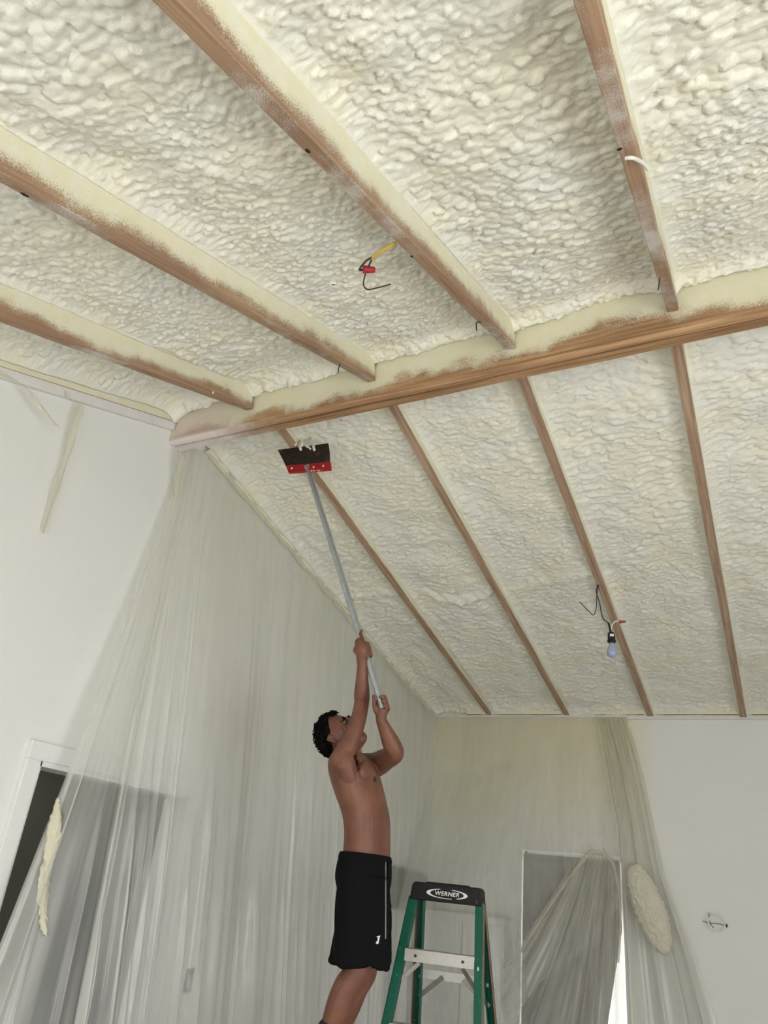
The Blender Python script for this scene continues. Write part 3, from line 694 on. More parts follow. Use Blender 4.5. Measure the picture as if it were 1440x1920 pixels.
# wire ring on the far wall
p = on(1346, 1732, 1, YF-.03)
wr = thing('wire_coil', 'ring of pale wire sticking out of the far wall at right', 'wire', tuple(p))
def ring(c, r, k=28, tilt=0.): return [np.array(c)+np.array([r*math.cos(a), -.01*math.sin(a)-tilt*math.sin(a), r*math.sin(a)]) for a in np.linspace(.2, 2*math.pi+.1, k)]
MB().tube(ring(p+np.array([-.006, -.02, 0]), .054), .0055, 8).build('ring', M_WIREW, wr, True)
MB().tube([p+np.array([-.10, -.01, .005]), p+np.array([-.05, -.02, -.002]), p+np.array([0, -.02, .0]), p+np.array([.05, .028, -.008])], .0022, 8).build('stub', M_WIRE, wr, True)
MB().tube([p+np.array([-.055, -.012, .065]), p+np.array([-.052, -.018, .0]), p+np.array([-.03, -.02, -.03])], .0026, 8).build('stub', M_WIRE, wr, True)
MB().ellipsoid(p+np.array([.052, .02, -.006]), np.eye(3), (.012, .018, .012), 12, 8).build('hole_plug', M_BLACKP, wr, True)

# ------------------------------------------------------------------ bulb on its wires (far slope)
Yb_ = 4.665
def B_(x, y, dy=0): return on(x, y, 1, Yb_+dy)
bt = B_(1146, 1186)
bl = thing('light_bulb', 'bluish bare bulb in a black socket hanging on wires from the far slope', 'light bulb', tuple(bt))
bt = np.array(bt); dn = np.array([0, 0, -1.])
MB().lathe(bt-dn*.006, dn, [(0, .006), (.004, .010), (.010, .021), (.030, .023), (.052, .022), (.056, .026), (.068, .026), (.070, .021), (.074, .019)]).build('socket', M_BLACKP, bl, 'auto')
b0 = bt+dn*.066
MB().lathe(b0, dn, [(0, .0135), (.008, .015), (.020, .018), (.034, .024), (.046, .0285), (.058, .031), (.070, .030), (.080, .026), (.088, .019), (.093, .010), (.0945, .001)], 28).build('glass_bulb', M_BULB, bl, True)
tow = (CAM-bt); tow[2] = 0; tow /= np.linalg.norm(tow); sdv = np.cross(tow, [0, 0, 1.])
MB().box(bt+dn*.024+tow*.0235+sdv*.004*-1, (.012, .0015, .008), (sdv, tow, (0, 0, 1))).build('sticker', M_STICK, bl)
hook = B_(1125, 1097)+np.array([0, 0, .03])
MB().tube(crom([hook, B_(1118, 1108), B_(1124, 1130), B_(1130, 1158), B_(1139, 1167), B_(1142, 1174), B_(1143.5, 1184)], 6), .0036, 8).build('cord', M_WIRE, bl, True)
MB().tube(crom([B_(1141, 1168), B_(1143, 1176), B_(1145, 1187)], 5), .006, 8).build('cord_sleeve', M_BLACKP, bl, True)
MB().tube(crom([hook, B_(1119, 1115), B_(1118, 1140), B_(1113, 1153), B_(1105, 1147), B_(1087, 1129)], 6), .0028, 8).build('stray_wire', M_WIRE, bl, True)
MB().tube(crom([B_(1146, 1180), B_(1148, 1172), B_(1154, 1165), B_(1163, 1165.5)], 6), .0032, 8).build('pale_wire', M_WIREW, bl, True)
a, b = B_(1161, 1166), B_(1173, 1165.5); MB().tube([a, a+(b-a)*.3, a+(b-a)*.35, b], [.011, .010, .0085, .007], 12).build('wire_nut', M_NUTO, bl, True)

# ------------------------------------------------------------------ loose cable on the near slope
def nearp(px, py, off):
    n = np.array([-BS-SN*BY*1., -SN, 1.]); c = ZB+.1-SN*YB+off
    d = Fv+Rv*(px-720)/FPX-Uv*(py-960)/FPX; return CAM+d*((c-n@CAM)/(n@d))
cbx = thing('electrical_cable', 'yellow cable with black wires and red connector poking from the third near rafter', 'cable', tuple(nearp(697, 484, .05)))
MB().tube(crom([nearp(742, 455, .06), nearp(725, 465, .05), nearp(710, 475, .045), nearp(696, 485, .04)], 6), .0058, 10).build('sheath', M_YEL, cbx, True)
MB().tube(crom([nearp(698, 483, .04), nearp(688, 488, .04), nearp(678, 499, .04), nearp(674, 506, .04), nearp(680, 506, .04), nearp(686, 505.5, .04)], 6), .0038, 8).build('black_wire', M_WIRE, cbx, True)
MB().tube(crom([nearp(697, 487, .04), nearp(693, 495, .04), nearp(690, 504, .045)], 6), .0030, 8).build('black_wire', M_WIRE, cbx, True)
MB().tube(crom([nearp(686, 510, .04), nearp(682, 526, .04), nearp(682, 536, .04), nearp(690, 543, .04), nearp(706, 540, .04), nearp(733, 533, .05)], 6), .0026, 8).build('bent_wire', M_WIRE, cbx, True)
a, b = nearp(681, 505, .036), nearp(703, 506, .036); MB().tube([a, a+(b-a)*.12, a+(b-a)*.5, b-(b-a)*.05, b], [.0125, .0135, .0115, .0095, .008], 16).build('wire_nut', M_NUT, cbx, True)
h0 = nearp(625, 533, .085); hn = np.array([0, SN, -1.]); hn /= np.linalg.norm(hn)
ho = thing('cable_hole', 'small dark drilled hole with a pale rim in the foam near the red connector', 'hole', tuple(h0))
ex_ = np.array([1., 0, 0]); ey_ = np.cross(hn, ex_)
MB().tube([h0+(ex_*math.cos(t)+ey_*math.sin(t))*.0115 for t in np.linspace(0, 2*math.pi, 20)], .005, 8).build('rim', M_FOAM, ho, True)
MB().tube([h0-hn*.004, h0+hn*.001], .011, 16).build('dark_core', M_VOID, ho, True)
# bent nails under the rafter ends
def nail(pts, label):
    o = MB().tube(crom(pts, 5), .0026, 8).build('bent_nail', M_STEEL if 0 else M_WIRE, None, True, base=pts[0]); tag(o, label, 'nail', 'bent nails at the rafter ends')
nail([nearp(902, 605, .01), nearp(895, 604, -.005), nearp(893, 611, -.01), nearp(894, 620, -.015)], 'bent nail at the beam end of the third near rafter from the left wall')
nail([nearp(638, 682, .02), nearp(635, 690, .0), nearp(634, 698, -.005)], 'bent nail near the beam end of the second near rafter from left')
nail([nearp(1237, 520, .01), nearp(1236, 530, -.008), nearp(1234, 543, -.012)], 'bent nail by the beam end of the fourth near rafter from left')
# dark knots in the rafter undersides
bpy.context.view_layer.update()
raf = {o['label'].split()[0]: o for o in COL.objects if o.name.startswith('rafter') and 'near slope' in o.get('label', '') and o['label'].split()[0] in ordn}
for key, px, py, sx, sy in (('third', 577, 283, .011, .017), ('fourth', 1158, 281, .016, .010), ('third', 772, 481, .009, .012), ('second', 55, 362, .012, .022)):
    p = nearp(px, py, -.0005); ro_ = raf[key]; ey2 = np.array([0, math.cos(math.atan(SN)), math.sin(math.atan(SN))]); nz2 = np.array([0, -math.sin(math.atan(SN)), math.cos(math.atan(SN))])
    p[0] = min(max(p[0], ro_.location.x-.012), ro_.location.x+.012)
    o = MB().ellipsoid(p, (np.array([1., 0, 0]), ey2, nz2), (sx*.42, sy*.55, .0014), 14, 8, fn=lambda d: 1+.35*mnoise.noise(Vector(d*3))).build('knot', M_VOID, None, True)
    o.parent = ro_; o.matrix_parent_inverse = ro_.matrix_world.inverted(); o['label'] = 'dark knot'
# foam whiskers
def whisker(pts, r, label):
    o = MB().tube(crom(pts, 6), [r*(.7+.5*math.sin(i*1.7)**2) for i in range((len(pts)-1)*6+1)], 8).build('foam_string', M_FOAM, None, True, base=pts[0]); tag(o, label, 'foam scrap', 'foam scraps on the timber')
whisker([nearp(1172, 297, -.004), nearp(1185, 296, -.008), nearp(1196, 300, .0), nearp(1208, 308, .01), nearp(1216, 319, .015)], .005, 'white string of foam curling off the fourth near rafter')
whisker([nearp(390, 738, .03), nearp(396, 741, .02), nearp(399, 736, .02)], .006, 'little curl of foam on the first near rafter')

# ------------------------------------------------------------------ step ladder
DL = 4.2
lc = at(842, 1662, DL); lc[2] = 0
vd = np.array([math.sin(YAW), math.cos(YAW), 0]); sd_ = np.array([math.cos(YAW), -math.sin(YAW), 0])
an = math.radians(18); lx = sd_*math.cos(an)-vd*math.sin(an); lx /= np.linalg.norm(lx); ly = np.array([-lx[1], lx[0], 0])   # ly points away from the camera
lz = np.array([0, 0, 1.]); AX = (lx, ly, lz)
ZT = 1.774
ld = thing('step_ladder', 'green fibreglass stepladder with black cap standing right of the man', 'ladder', tuple(lc))
def LP(x, y, z): return lc+lx*x+ly*y+lz*z
HW, FD = .168, .085
def fr(s, z): t = (ZT-z)/ZT; return LP(s*(.157+.15*t)-.03*t, -.045-.45*t, z)
def rr_(s, z): t = (ZT-z)/ZT; return LP(s*(.146+.12*t)+.07*t, .055+.45*t, z)
# cap: hollow-looking moulded block with chamfered ends
cp = MB(); prof = [(-.160, 0), (-.172, -.014), (-.180, -.080), (.178, -.080), (.172, -.014), (.160, 0)]
vs = []
for yy in (-.075, .085):
    for (x, z) in prof: vs.append(LP(x*(1 if yy < 0 else .97), yy, ZT+z))
cp.add(vs, [tuple(range(6))[::-1], tuple(range(6, 12))]+[(i, (i+1) % 6, 6+(i+1) % 6, 6+i) for i in range(6)])
capo = cp.build('top_cap', M_CAP, ld, bevel=.006)
rimm = MB(); rimm.box(LP(-.005, .0, ZT+.002), (.10, .05, .003), AX); rimm.build('tool_tray', M_CAP, ld)
def channel(pf, side, name, worn):
    m1 = MB(); zs = [ZT-.07, 0.03]
    a = pf(side, zs[0]); b = pf(side, zs[1])
    m1.beam(a, b, .036, .006, lx)
    fy = .024 if pf is fr else -.024
    m1.beam(a+lx*(-side*.016)+ly*fy, b+lx*(-side*.016)+ly*fy, .005, .048, lx)
    r_ = m1.build(name, M_GREEN, ld, bevel=.0015)
    m2 = MB(); m2.beam(a+lx*(side*.0205)+ly*fy, b+lx*(side*.0205)+ly*fy, .004, .046, lx)
    w = m2.build('worn_flange', M_WORN if worn else M_GREEN, r_, bevel=.001)
    w.parent = r_
    m3 = MB(); m3.beam(b, b-np.array([0, 0, .029]), .05, .055, lx); m3.build('foot', M_BLACKP, r_, bevel=.004)
    return r_
channel(fr, -1, 'front_rail', False); channel(fr, 1, 'front_rail', True); channel(rr_, -1, 'rear_rail', True); channel(rr_, 1, 'rear_rail', True)
for k in range(5):
    z = ZT-.315-.295*k
    if z < .15: break
    a, b = fr(-1, z), fr(1, z); st = MB()
    st.beam(a+lx*.018, b-lx*.018, .050, .003, lz); c = (a+b)/2
    w = np.linalg.norm(b-a)/2-.018
    st.box(c+ly*.040+lz*.024, (w, .040, .0025), AX); st.box(c+ly*.078+lz*.010, (w, .0025, .016), AX)
    so = st.build('step', M_ALU, ld, bevel=.0008)
    for s in (-1, 1):
        q = c+lx*s*(w*.68); MB().tube([q-ly*.005, q], .0065, 12).build('rivet', M_RIVET, so, True)
        # knee braces under the step
        if k in (0, 4): MB().beam(c+lx*s*(w*.62)+ly*.05-lz*.03, fr(s, z-.105)+ly*.04-lx*s*.014, .020, .004, lz).build('brace', M_ALUD, ld, bevel=.001)
for k in range(3):
    z = ZT-.405-.5*k; a, b = rr_(-1, z), rr_(1, z)
    MB().beam(a, b, .040, .004, lz).build('rear_bar', M_ALU, ld, bevel=.0008)
    for s in (-1, 1):
        c = (a+b)/2; MB().beam(c+lx*s*.052-lz*.004-ly*.006, rr_(s, z-.10)-lx*s*.006-ly*.012, .022, .004, lz).build('brace', M_ALUD, ld, bevel=.001)
for s in (-1, 1):
    MB().beam(fr(s, .98)-lx*s*.02, rr_(s, .98)-lx*s*.02, .022, .003, lz).build('spreader', M_ALUD, ld)
q = fr(1, ZT-.335)-ly*.004; MB().ellipsoid(q, AX, (.004, .0015, .010), 10, 6).build('paint_drip', M_LOGO, ld, True)
# lettering and oval swoosh on the cap
fc_ = bpy.data.curves.new('letters', 'FONT'); fc_.body = 'WERNER'; fc_.align_x = 'CENTER'; fc_.align_y = 'CENTER'; fc_.size = .036; fc_.space_character = 1.08; fc_.extrude = .0006; fc_.offset = .0007; fc_.shear = .15
tmp = bpy.data.objects.new('tmp', fc_); COL.objects.link(tmp)
bpy.context.view_layer.update()
me = bpy.data.meshes.new_from_object(tmp.evaluated_get(bpy.context.evaluated_depsgraph_get())); bpy.data.objects.remove(tmp)
me.materials.clear(); me.materials.append(M_LOGO)
R3 = Matrix(((lx[0], lz[0], -ly[0]), (lx[1], lz[1], -ly[1]), (lx[2], lz[2], -ly[2]))).to_4x4()
lo = bpy.data.objects.new('lettering', me); COL.objects.link(lo); lo.parent = capo
LC = LP(.006, -.0765, ZT-.042)
lo.matrix_local = Matrix.Translation(Vector(LC-lc)) @ R3 @ Matrix.Diagonal((.80, .72, 1, 1))
sw = MB()
def arc(sg, a0, a1, w0):
    v = []; f = []; n = 30
    for i in range(n+1):
        a = a0+(a1-a0)*i/n
        for A_, B_2 in ((.102, .0215), (.083, .0188)): v.append(LC+lx*math.cos(a)*A_+lz*math.sin(a)*B_2)
    for i in range(n): f.append((2*i, 2*i+1, 2*i+3, 2*i+2))
    sw.add(v, f)
arc(1, math.radians(112), math.radians(285), .62); arc(1, math.radians(-58), math.radians(75), .60)
swo = sw.build('oval_mark', M_LOGO, capo)

# ------------------------------------------------------------------ person
DM = 3.8
ea = sd_.copy(); eb = vd.copy(); ec_ = np.array([0, 0, 1.])
def Mp(px, py, b=0.): return at(px, py, DM+b)
rotf = math.radians(24)
Fw = ea*math.cos(rotf)-eb*math.sin(rotf); Rt = -eb*math.cos(rotf)-ea*math.sin(rotf)    # facing, his right
def sup(c, lat, dep, zax, n=32, ex=2.05, L=Rt, F_=Fw):
    out = []
    for i in range(n):
        a = 2*math.pi*i/n; ca, sa = math.cos(a), math.sin(a)
        out.append(np.array(c)+L*lat*math.copysign(abs(ca)**(2/ex), ca)+F_*dep*math.copysign(abs(sa)**(2/ex), sa))
    return out
def loft(mb, secs):
    n = len(secs[0]); v = [p for s in secs for p in s]; f = []
    for i in range(len(secs)-1):
        for k in range(n): f.append((i*n+k, i*n+(k+1) % n, (i+1)*n+(k+1) % n, (i+1)*n+k))
    f += [tuple(range(n))[::-1], tuple(range((len(secs)-1)*n, len(secs)*n))]
    return mb.add(v, f)
def smooth_secs(keys, L=Rt, F_=Fw, m=5):
    K = np.array([list(c)+[l, d] for c, l, d in keys]); K = np.array(crom(K, m)); return [sup(k[:3], k[3], k[4], None, L=L, F_=F_) for k in K]
body = MB()
loft(body, smooth_secs([(Mp(684, 1652), .11, .08), (Mp(684, 1630), .136, .096), (Mp(688, 1597), .144, .100), (Mp(689, 1562), .142, .100), (Mp(686, 1530), .147, .106), (Mp(677, 1497), .158, .113), (Mp(669, 1468), .168, .116), (Mp(663, 1443), .165, .112), (Mp(659, 1425), .145, .092), (Mp(655, 1410), .09, .06)]))
# pectoral and shoulder-blade fullness
A3 = (Rt, Fw, ec_)
body.ellipsoid(Mp(676, 1455)+Rt*.075+Fw*.062, A3, (.080, .034, .055), 20, 14)
def limb(mb, pts, rad, n=6, seg=16):
    K = np.array([list(p)+[r] for p, r in zip(pts, rad)]); K = crom(K, n); P = [k[:3] for k in K]; R = [max(.003, k[3]) for k in K]
    d0 = P[0]-P[1]; d0 /= np.linalg.norm(d0); d1 = P[-1]-P[-2]; d1 /= np.linalg.norm(d1)
    cap0 = [(P[0]+d0*R[0]*math.sin(a), R[0]*math.cos(a)) for a in (1.45, 1.1, .75, .4)]
    cap1 = [(P[-1]+d1*R[-1]*math.sin(a), R[-1]*math.cos(a)) for a in (.4, .75, 1.1, 1.45)]
    mb.tube([c[0] for c in cap0]+P+[c[0] for c in cap1], [c[1] for c in cap0]+R+[c[1] for c in cap1], seg)
# neck (head tipped back)
limb(body, [Mp(656, 1424, -.01), Mp(654, 1408, -.01), Mp(647, 1386, -.01)], [.070, .058, .057])
# right (near) arm: shoulder, elbow, wrist
RS, RE, RW = Mp(640, 1424, -.13), Mp(678, 1318, -.12), Mp(679.5, 1250, -.205)
limb(body, [Mp(648, 1438, -.10), RS, Mp(657, 1389, -.135), Mp(671, 1352, -.13), RE, RE+(RW-RE)*.25, RE+(RW-RE)*.65, RW], [.058, .053, .0435, .0385, .0365, .0385, .031, .0255])
limb(body, [Mp(655, 1455, -.13), Mp(648, 1432, -.14), RS+(RE-RS)*.2], [.045, .052, .045])
# left (far) arm: upper arm forwards, forearm up
LS, LE, LW = Mp(704, 1434, .12), Mp(742, 1413, -.10), Mp(714.5, 1350, -.19)
limb(body, [Mp(676, 1438, .12), LS, LS+(LE-LS)*.5, LE, LE+(LW-LE)*.3, LE+(LW-LE)*.7, LW], [.066, .060, .052, .040, .043, .032, .0255])
# pole axis
PB, PT = Mp(718.5, 1330, -.225), on(578.5, 882, 1, 3.03)
PD = PT-PB; PLEN = np.linalg.norm(PD); PD = PD/PLEN
def on_pole(py):
    ts = np.linspace(0, 1, 400); best = min(ts, key=lambda t: abs((960-FPX*((PB+PD*PLEN*t-CAM)@Uv)/((PB+PD*PLEN*t-CAM)@Fv))-py)); return PB+PD*PLEN*best
tc = -eb-PD*((-eb)@PD); tc /= np.linalg.norm(tc)        # towards the camera, square to the pole
tr = np.cross(PD, tc); tr = tr if tr@ea > 0 else -tr     # to the photo's right
def wrap(base, a0, a1, R, r, n=7, rise=0.):
    pts = []
    for i in range(n):
        a = math.radians(a0+(a1-a0)*i/(n-1)); pts.append(base+(tr*math.cos(a)+tc*math.sin(a))*R+PD*rise*i/(n-1))
    limb(body, pts, [r*1.02-(r*.22)*i/(n-1) for i in range(n)], 3, 10)
PR = .0155
# right hand: palm on the camera side, fingers over the right side and behind
hp = on_pole(1218)
palm_r = hp+tc*.034-tr*.014
limb(body, [RW, RW+(palm_r-RW)*.45, palm_r-PD*.012, palm_r+PD*.026-tr*.002], [.0245, .028, .032, .026], 5, 16)
body.ellipsoid(palm_r, (tr, tc, PD), (.034, .019, .043), 16, 12)
for i, (off, R_, rr) in enumerate([(.020, .0265, .0092), (-.001, .0265, .0095), (-.021, .026, .009), (-.039, .025, .0080)]):
    if i == 0:   # index finger pokes up
        k0 = palm_r+PD*.036+tr*.010
        limb(body, [k0-PD*.012, k0+PD*.012+tr*.006, k0+PD*.034+tr*.004-tc*.006, k0+PD*.052+tr*.015-tc*.012], [.0098, .0095, .0086, .0074], 4, 10)
    wrap(hp+PD*off, 80, -140, R_, rr)
tb = palm_r-tr*.024-PD*.022
limb(body, [tb, tb-tr*.010+PD*.022-tc*.010, hp-tr*.028+PD*.030+tc*.004, hp-tr*.024+PD*.046-tc*.010], [.0125, .0112, .0100, .0086], 4, 10)
# left hand: palm behind the pole end, fingers come round from the right to the front
hp2 = PB+PD*.022
palm_l = hp2-tc*.030-PD*.006
limb(body, [LW, LW+(palm_l-LW)*.5, palm_l-PD*.008, palm_l+PD*.022], [.0245, .028, .031, .026], 5, 16)
body.ellipsoid(palm_l, (tr, tc, PD), (.035, .019, .043), 16, 12)
for i, (off, rr) in enumerate([(.030, .0090), (.010, .0095), (-.010, .0092), (-.028, .0082)]):
    wrap(hp2+PD*off, -70, 92-8*i, .0268, rr)
tb = palm_l-tr*.028-PD*.018
limb(body, [tb, tb-tr*.006+PD*.022+tc*.014, hp2-tr*.030+PD*.026+tc*.006, hp2-tr*.025+PD*.048+tc*.010], [.0130, .0115, .0100, .0085], 4, 10)
# head
hf = .40*ea-.53*eb+.747*ec_; hf /= np.linalg.norm(hf)
hu = -.81*ea+.18*eb+.56*ec_; hu = hu-hf*(hu@hf); hu /= np.linalg.norm(hu); hr = np.cross(hf, hu)
HC = Mp(638, 1378, -.01)
H3 = (hr, hf, hu)
def HP(r, f_, u): return HC+hr*r+hf*f_+hu*u
body.ellipsoid(HP(0, -.010, .012), H3, (.074, .094, .100), 28, 20)
body.ellipsoid(HP(0, .028, -.045), H3, (.060, .066, .080), 24, 18)       # face
body.ellipsoid(HP(0, .052, -.098), H3, (.036, .036, .028), 18, 12)       # chin
for s in (-1, 1):
    body.ellipsoid(HP(s*.040, .025, -.078), H3, (.020, .050, .030), 16, 10)    # jaw
    body.ellipsoid(HP(s*.040, .062, -.022), H3, (.022, .018, .018), 14, 10)    # cheek
    body.ellipsoid(HP(s*.030, .080, .022), H3, (.026, .011, .008), 14, 8)      # brow ridge
    # ear: rim and lobe
    limb(body, [HP(s*.072, -.006, -.032), HP(s*.080, -.012, -.008), HP(s*.083, -.020, .014), HP(s*.079, -.008, .020), HP(s*.074, .003, .004)], [.007, .0075, .007, .006, .005], 5, 8)
    body.ellipsoid(HP(s*.076, -.008, -.006), H3, (.005, .012, .024), 12, 8)
limb(body, [HP(0, .088, .014), HP(0, .097, -.010), HP(0, .103, -.028), HP(0, .093, -.036)], [.008, .010, .0125, .010], 5, 12)   # nose
for s in (-1, 1): body.ellipsoid(HP(s*.012, .098, -.030), H3, (.009, .011, .008), 10, 8)
# legs
HZ = .02
RH, RK, RA = Mp(682, 1655, -.070), Mp(671, 1818, -.05), Mp(596, 1980, -.02)
LH, LK, LA = Mp(688, 1655, .075), Mp(684, 1820, .10), Mp(618, 1974, .13)
def leg(h, k, a):
    limb(body, [h, h+(k-h)*.35, h+(k-h)*.75, k, k+(a-k)*.22-Fw*.012, k+(a-k)*.45-Fw*.008, k+(a-k)*.75, a], [.062, .064, .060, .055, .058, .055, .041, .036])
leg(RH, RK, RA); leg(LH, LK, LA)
ZS = min(RA[2], LA[2])-.085
ft = ea*.93-eb*.36; ft /= np.linalg.norm(ft)
def foot(a): limb(body, [a, a+np.array([0, 0, -.045])-ft*.02, a+ft*.07+np.array([0, 0, ZS+.042-a[2]]), a+ft*.16+np.array([0, 0, ZS+.030-a[2]])], [.036, .036, .036, .026], 5, 14)
foot(RA); foot(LA)
def fuse(mb, name, mat, voxel, smooth_n=2):
    t = mb.build('tmp_body', mat)
    md = t.modifiers.new('r', 'REMESH'); md.mode = 'VOXEL'; md.voxel_size = voxel
    if smooth_n:
        sm = t.modifiers.new('s', 'SMOOTH'); sm.factor = .5; sm.iterations = smooth_n
    bpy.context.view_layer.update()
    me = bpy.data.meshes.new_from_object(t.evaluated_get(bpy.context.evaluated_depsgraph_get())); me.name = name
    bpy.data.objects.remove(t); me.polygons.foreach_set('use_smooth', [True]*len(me.polygons)); return me
pl_ = np.array([(RA[0]+LA[0])/2, (RA[1]+LA[1])/2, ZS])
bm_ = fuse(body, 'person', M_SKIN, .0038, 6)
bm_.transform(Matrix.Translation(Vector(-pl_)))
if not bm_.materials: bm_.materials.append(M_SKIN)
pe = bpy.data.objects.new('person', bm_); COL.objects.link(pe); pe.location = pl_
tag(pe, 'shirtless person in black shorts reaching up with both hands on a long scraper pole', 'person')
# hair: skull cap plus many curls
hm = MB()
def hairfn(d): return 1+.05*mnoise.noise(Vector(d*6))
def keep(d): return (d[1] < .42 and d[2] > -.30-.25*max(0, -d[1])) and not (d[1] > .1 and d[2] < .35 and abs(d[0]) > .2) or (d[2] > .66)
hm.ellipsoid(HP(0, -.020, .024), H3, (.076, .090, .098), 30, 22)
for i in range(1100):
    d = rng.normal(size=3); d /= np.linalg.norm(d)
    if d[2] < -.42 or (d[1] > .12 and d[2] < .62) or (d[1] > -.35 and d[2] < .10 and abs(d[0]) > .5): continue
    if d[1] > .80: continue
    rad = np.array([.082, .097, .104]); c = HP(d[0]*rad[0], -.014+d[1]*rad[1], .016+d[2]*rad[2])
    nn = hr*d[0]+hf*d[1]+hu*d[2]; t1 = np.cross(nn, rng.normal(size=3)); t1 /= np.linalg.norm(t1); t2 = np.cross(nn, t1)
    R_ = rng.uniform(.007, .016); a0 = rng.uniform(0, 6.3); lift = rng.uniform(.0, .022)
    hm.tube([c+t1*math.cos(a0+a)*R_+t2*math.sin(a0+a)*R_+nn*(.002+lift*a/5) for a in np.linspace(0, 4.6, 7)], [.0035, .0042, .0042, .004, .0036, .0028, .0012], 6)
hm.build('hair', M_HAIR, pe, True)
for s in (-1, 1):
    MB().ellipsoid(HP(s*.031, .079, .004), H3, (.013, .0105, .0085), 14, 10).build('eye', M_EYEW, pe, True)
    MB().ellipsoid(HP(s*.030, .0885, .0055), H3, (.0072, .003, .0072), 12, 8).build('iris', M_EYED, pe, True)
    MB().tube(crom([HP(s*.016, .0905, .018), HP(s*.032, .0885, .0225), HP(s*.049, .074, .018)], 4), [.003, .004, .0045, .005, .005, .005, .0045, .0035, .0025], 8).build('eyebrow', M_HAIR, pe, True)
    MB().tube(crom([HP(s*.018, .0885, .010), HP(s*.031, .0915, .0125), HP(s*.044, .083, .008)], 4), .0022, 6).build('eyelash', M_HAIR, pe, True)
MB().ellipsoid(HP(0, .088, -.060), H3, (.024, .008, .0045), 14, 8).ellipsoid(HP(0, .086, -.069), H3, (.020, .008, .005), 14, 8).build('lips', M_LIP, pe, True)

def snap(px, py, b_guess=-.2):
    """first point of the body on a sight line"""
    bpy.context.view_layer.update()
    d = at(px, py, DM)-CAM; d /= np.linalg.norm(d)
    ok, loc, nor, _ = pe.ray_cast(Vector(CAM-pl_), Vector(d))
    return (np.array(loc)+pl_, np.array(nor)) if ok else (Mp(px, py, b_guess), -eb)
p, nrm = snap(702, 1461)
t1 = np.cross(nrm, ec_); t1 /= np.linalg.norm(t1); t2 = np.cross(nrm, t1)
MB().ellipsoid(p, (t1, t2, nrm), (.0135, .016, .0040), 16, 8).ellipsoid(p+nrm*.003, (t1, t2, nrm), (.004, .004, .004), 10, 6).build('nipple', M_NIP, pe, True)
ah = MB()
for i in range(170):
    t = rng.uniform(0, 1); p, nrm = snap(666+7*t+rng.normal()*2.2, 1413+27*t+rng.normal()*1.5)
    dv = (-ec_*.8+ea*.25*rng.normal()+nrm*.35); dv /= np.linalg.norm(dv)
    ah.tube([p-nrm*.001, p+dv*.007, p+dv*.013-ec_*.003], [.0011, .0009, .0003], 4)
ah.build('underarm_hair', M_HAIR, pe, True)

# shorts: waist, seat and two wide legs, fused
sm_ = MB()
loft(sm_, smooth_secs([(Mp(686, 1604), .152, .108), (Mp(683, 1625), .158, .118), (Mp(680, 1655), .156, .119), (Mp(679, 1690), .130, .096)]))
def sleg(kk): loft(sm_, smooth_secs([(Mp(x, y, b), l, d) for (x, y, b, l, d) in kk], L=-eb, F_=ea))
sleg([(682, 1642, -.070, .085, .112), (680, 1690, -.080, .098, .121), (677, 1750, -.078, .106, .123), (673, 1790, -.07, .110, .126), (671, 1806, -.065, .112, .131), (670, 1811, -.065, .108, .127)])
sleg([(684, 1650, .075, .085, .110), (684, 1700, .085, .10, .118), (683, 1750, .09, .102, .114), (683, 1795, .095, .105, .112), (683, 1803, .095, .102, .108)])
sme = fuse(sm_, 'shorts', M_SHORTS, .006, 3)
vs = np.empty(len(sme.vertices)*3, np.float32); sme.vertices.foreach_get('co', vs); vs = vs.reshape(-1, 3)
nn = np.empty_like(vs).ravel(); sme.vertices.foreach_get('normal', nn); nn = nn.reshape(-1, 3)
ang = np.arctan2((vs-pl_)@eb, (vs-pl_)@ea-.2); low = np.clip((1.86-vs[:, 2])/.45, 0, 1)
vs = vs+nn*(.010*low*np.sin(ang*9+vs[:, 2]*6)+.004*np.sin(ang*21+vs[:, 2]*30)*low)[:, None]-pl_
sme.vertices.foreach_set('co', vs.astype(np.float32).ravel()); sme.update()
if not sme.materials: sme.materials.append(M_SHORTS)
so = bpy.data.objects.new('shorts', sme); COL.objects.link(so); so.parent = pe; so['label'] = 'long black athletic shorts'
def snaps(px, py):
    bpy.context.view_layer.update()
    d = at(px, py, DM)-CAM; d /= np.linalg.norm(d)
    ok, loc, nor, _ = so.ray_cast(Vector(CAM-pl_), Vector(d))
    return (np.array(loc)+pl_, np.array(nor)) if ok else (None, None)
def ribbon(name, pxs, r, mat):
    pts = []
    for a in pxs:
        p, nrm = snaps(*a)
        pts.append((p+nrm*r*.6) if p is not None else None)
    pts = [p for p in pts if p is not None]
    if len(pts) > 1: return MB().tube(crom(pts, 4), r, 8).build(name, mat, so, True)
ribbon('piping', [(722.5, y) for y in range(1616, 1768, 12)], .0030, M_STRIPE)
wv = [(Mp(686, 1602), .153, .109), (Mp(685.5, 1608), .158, .114), (Mp(685, 1615), .158, .116)]
wb_ = MB(); loft(wb_, smooth_secs(wv)); wbo = wb_.build('waistband', M_SHORTS, so, True)
MB().tube(crom([Mp(727.5, 1612, -.06), Mp(728.6, 1650, -.07), Mp(729, 1700, -.07), Mp(729, 1745, -.06), Mp(730, 1768, -.06)], 5), .0032, 8).build('drawstring', M_SHORTS, so, True)
p, nrm = snaps(708, 1762)
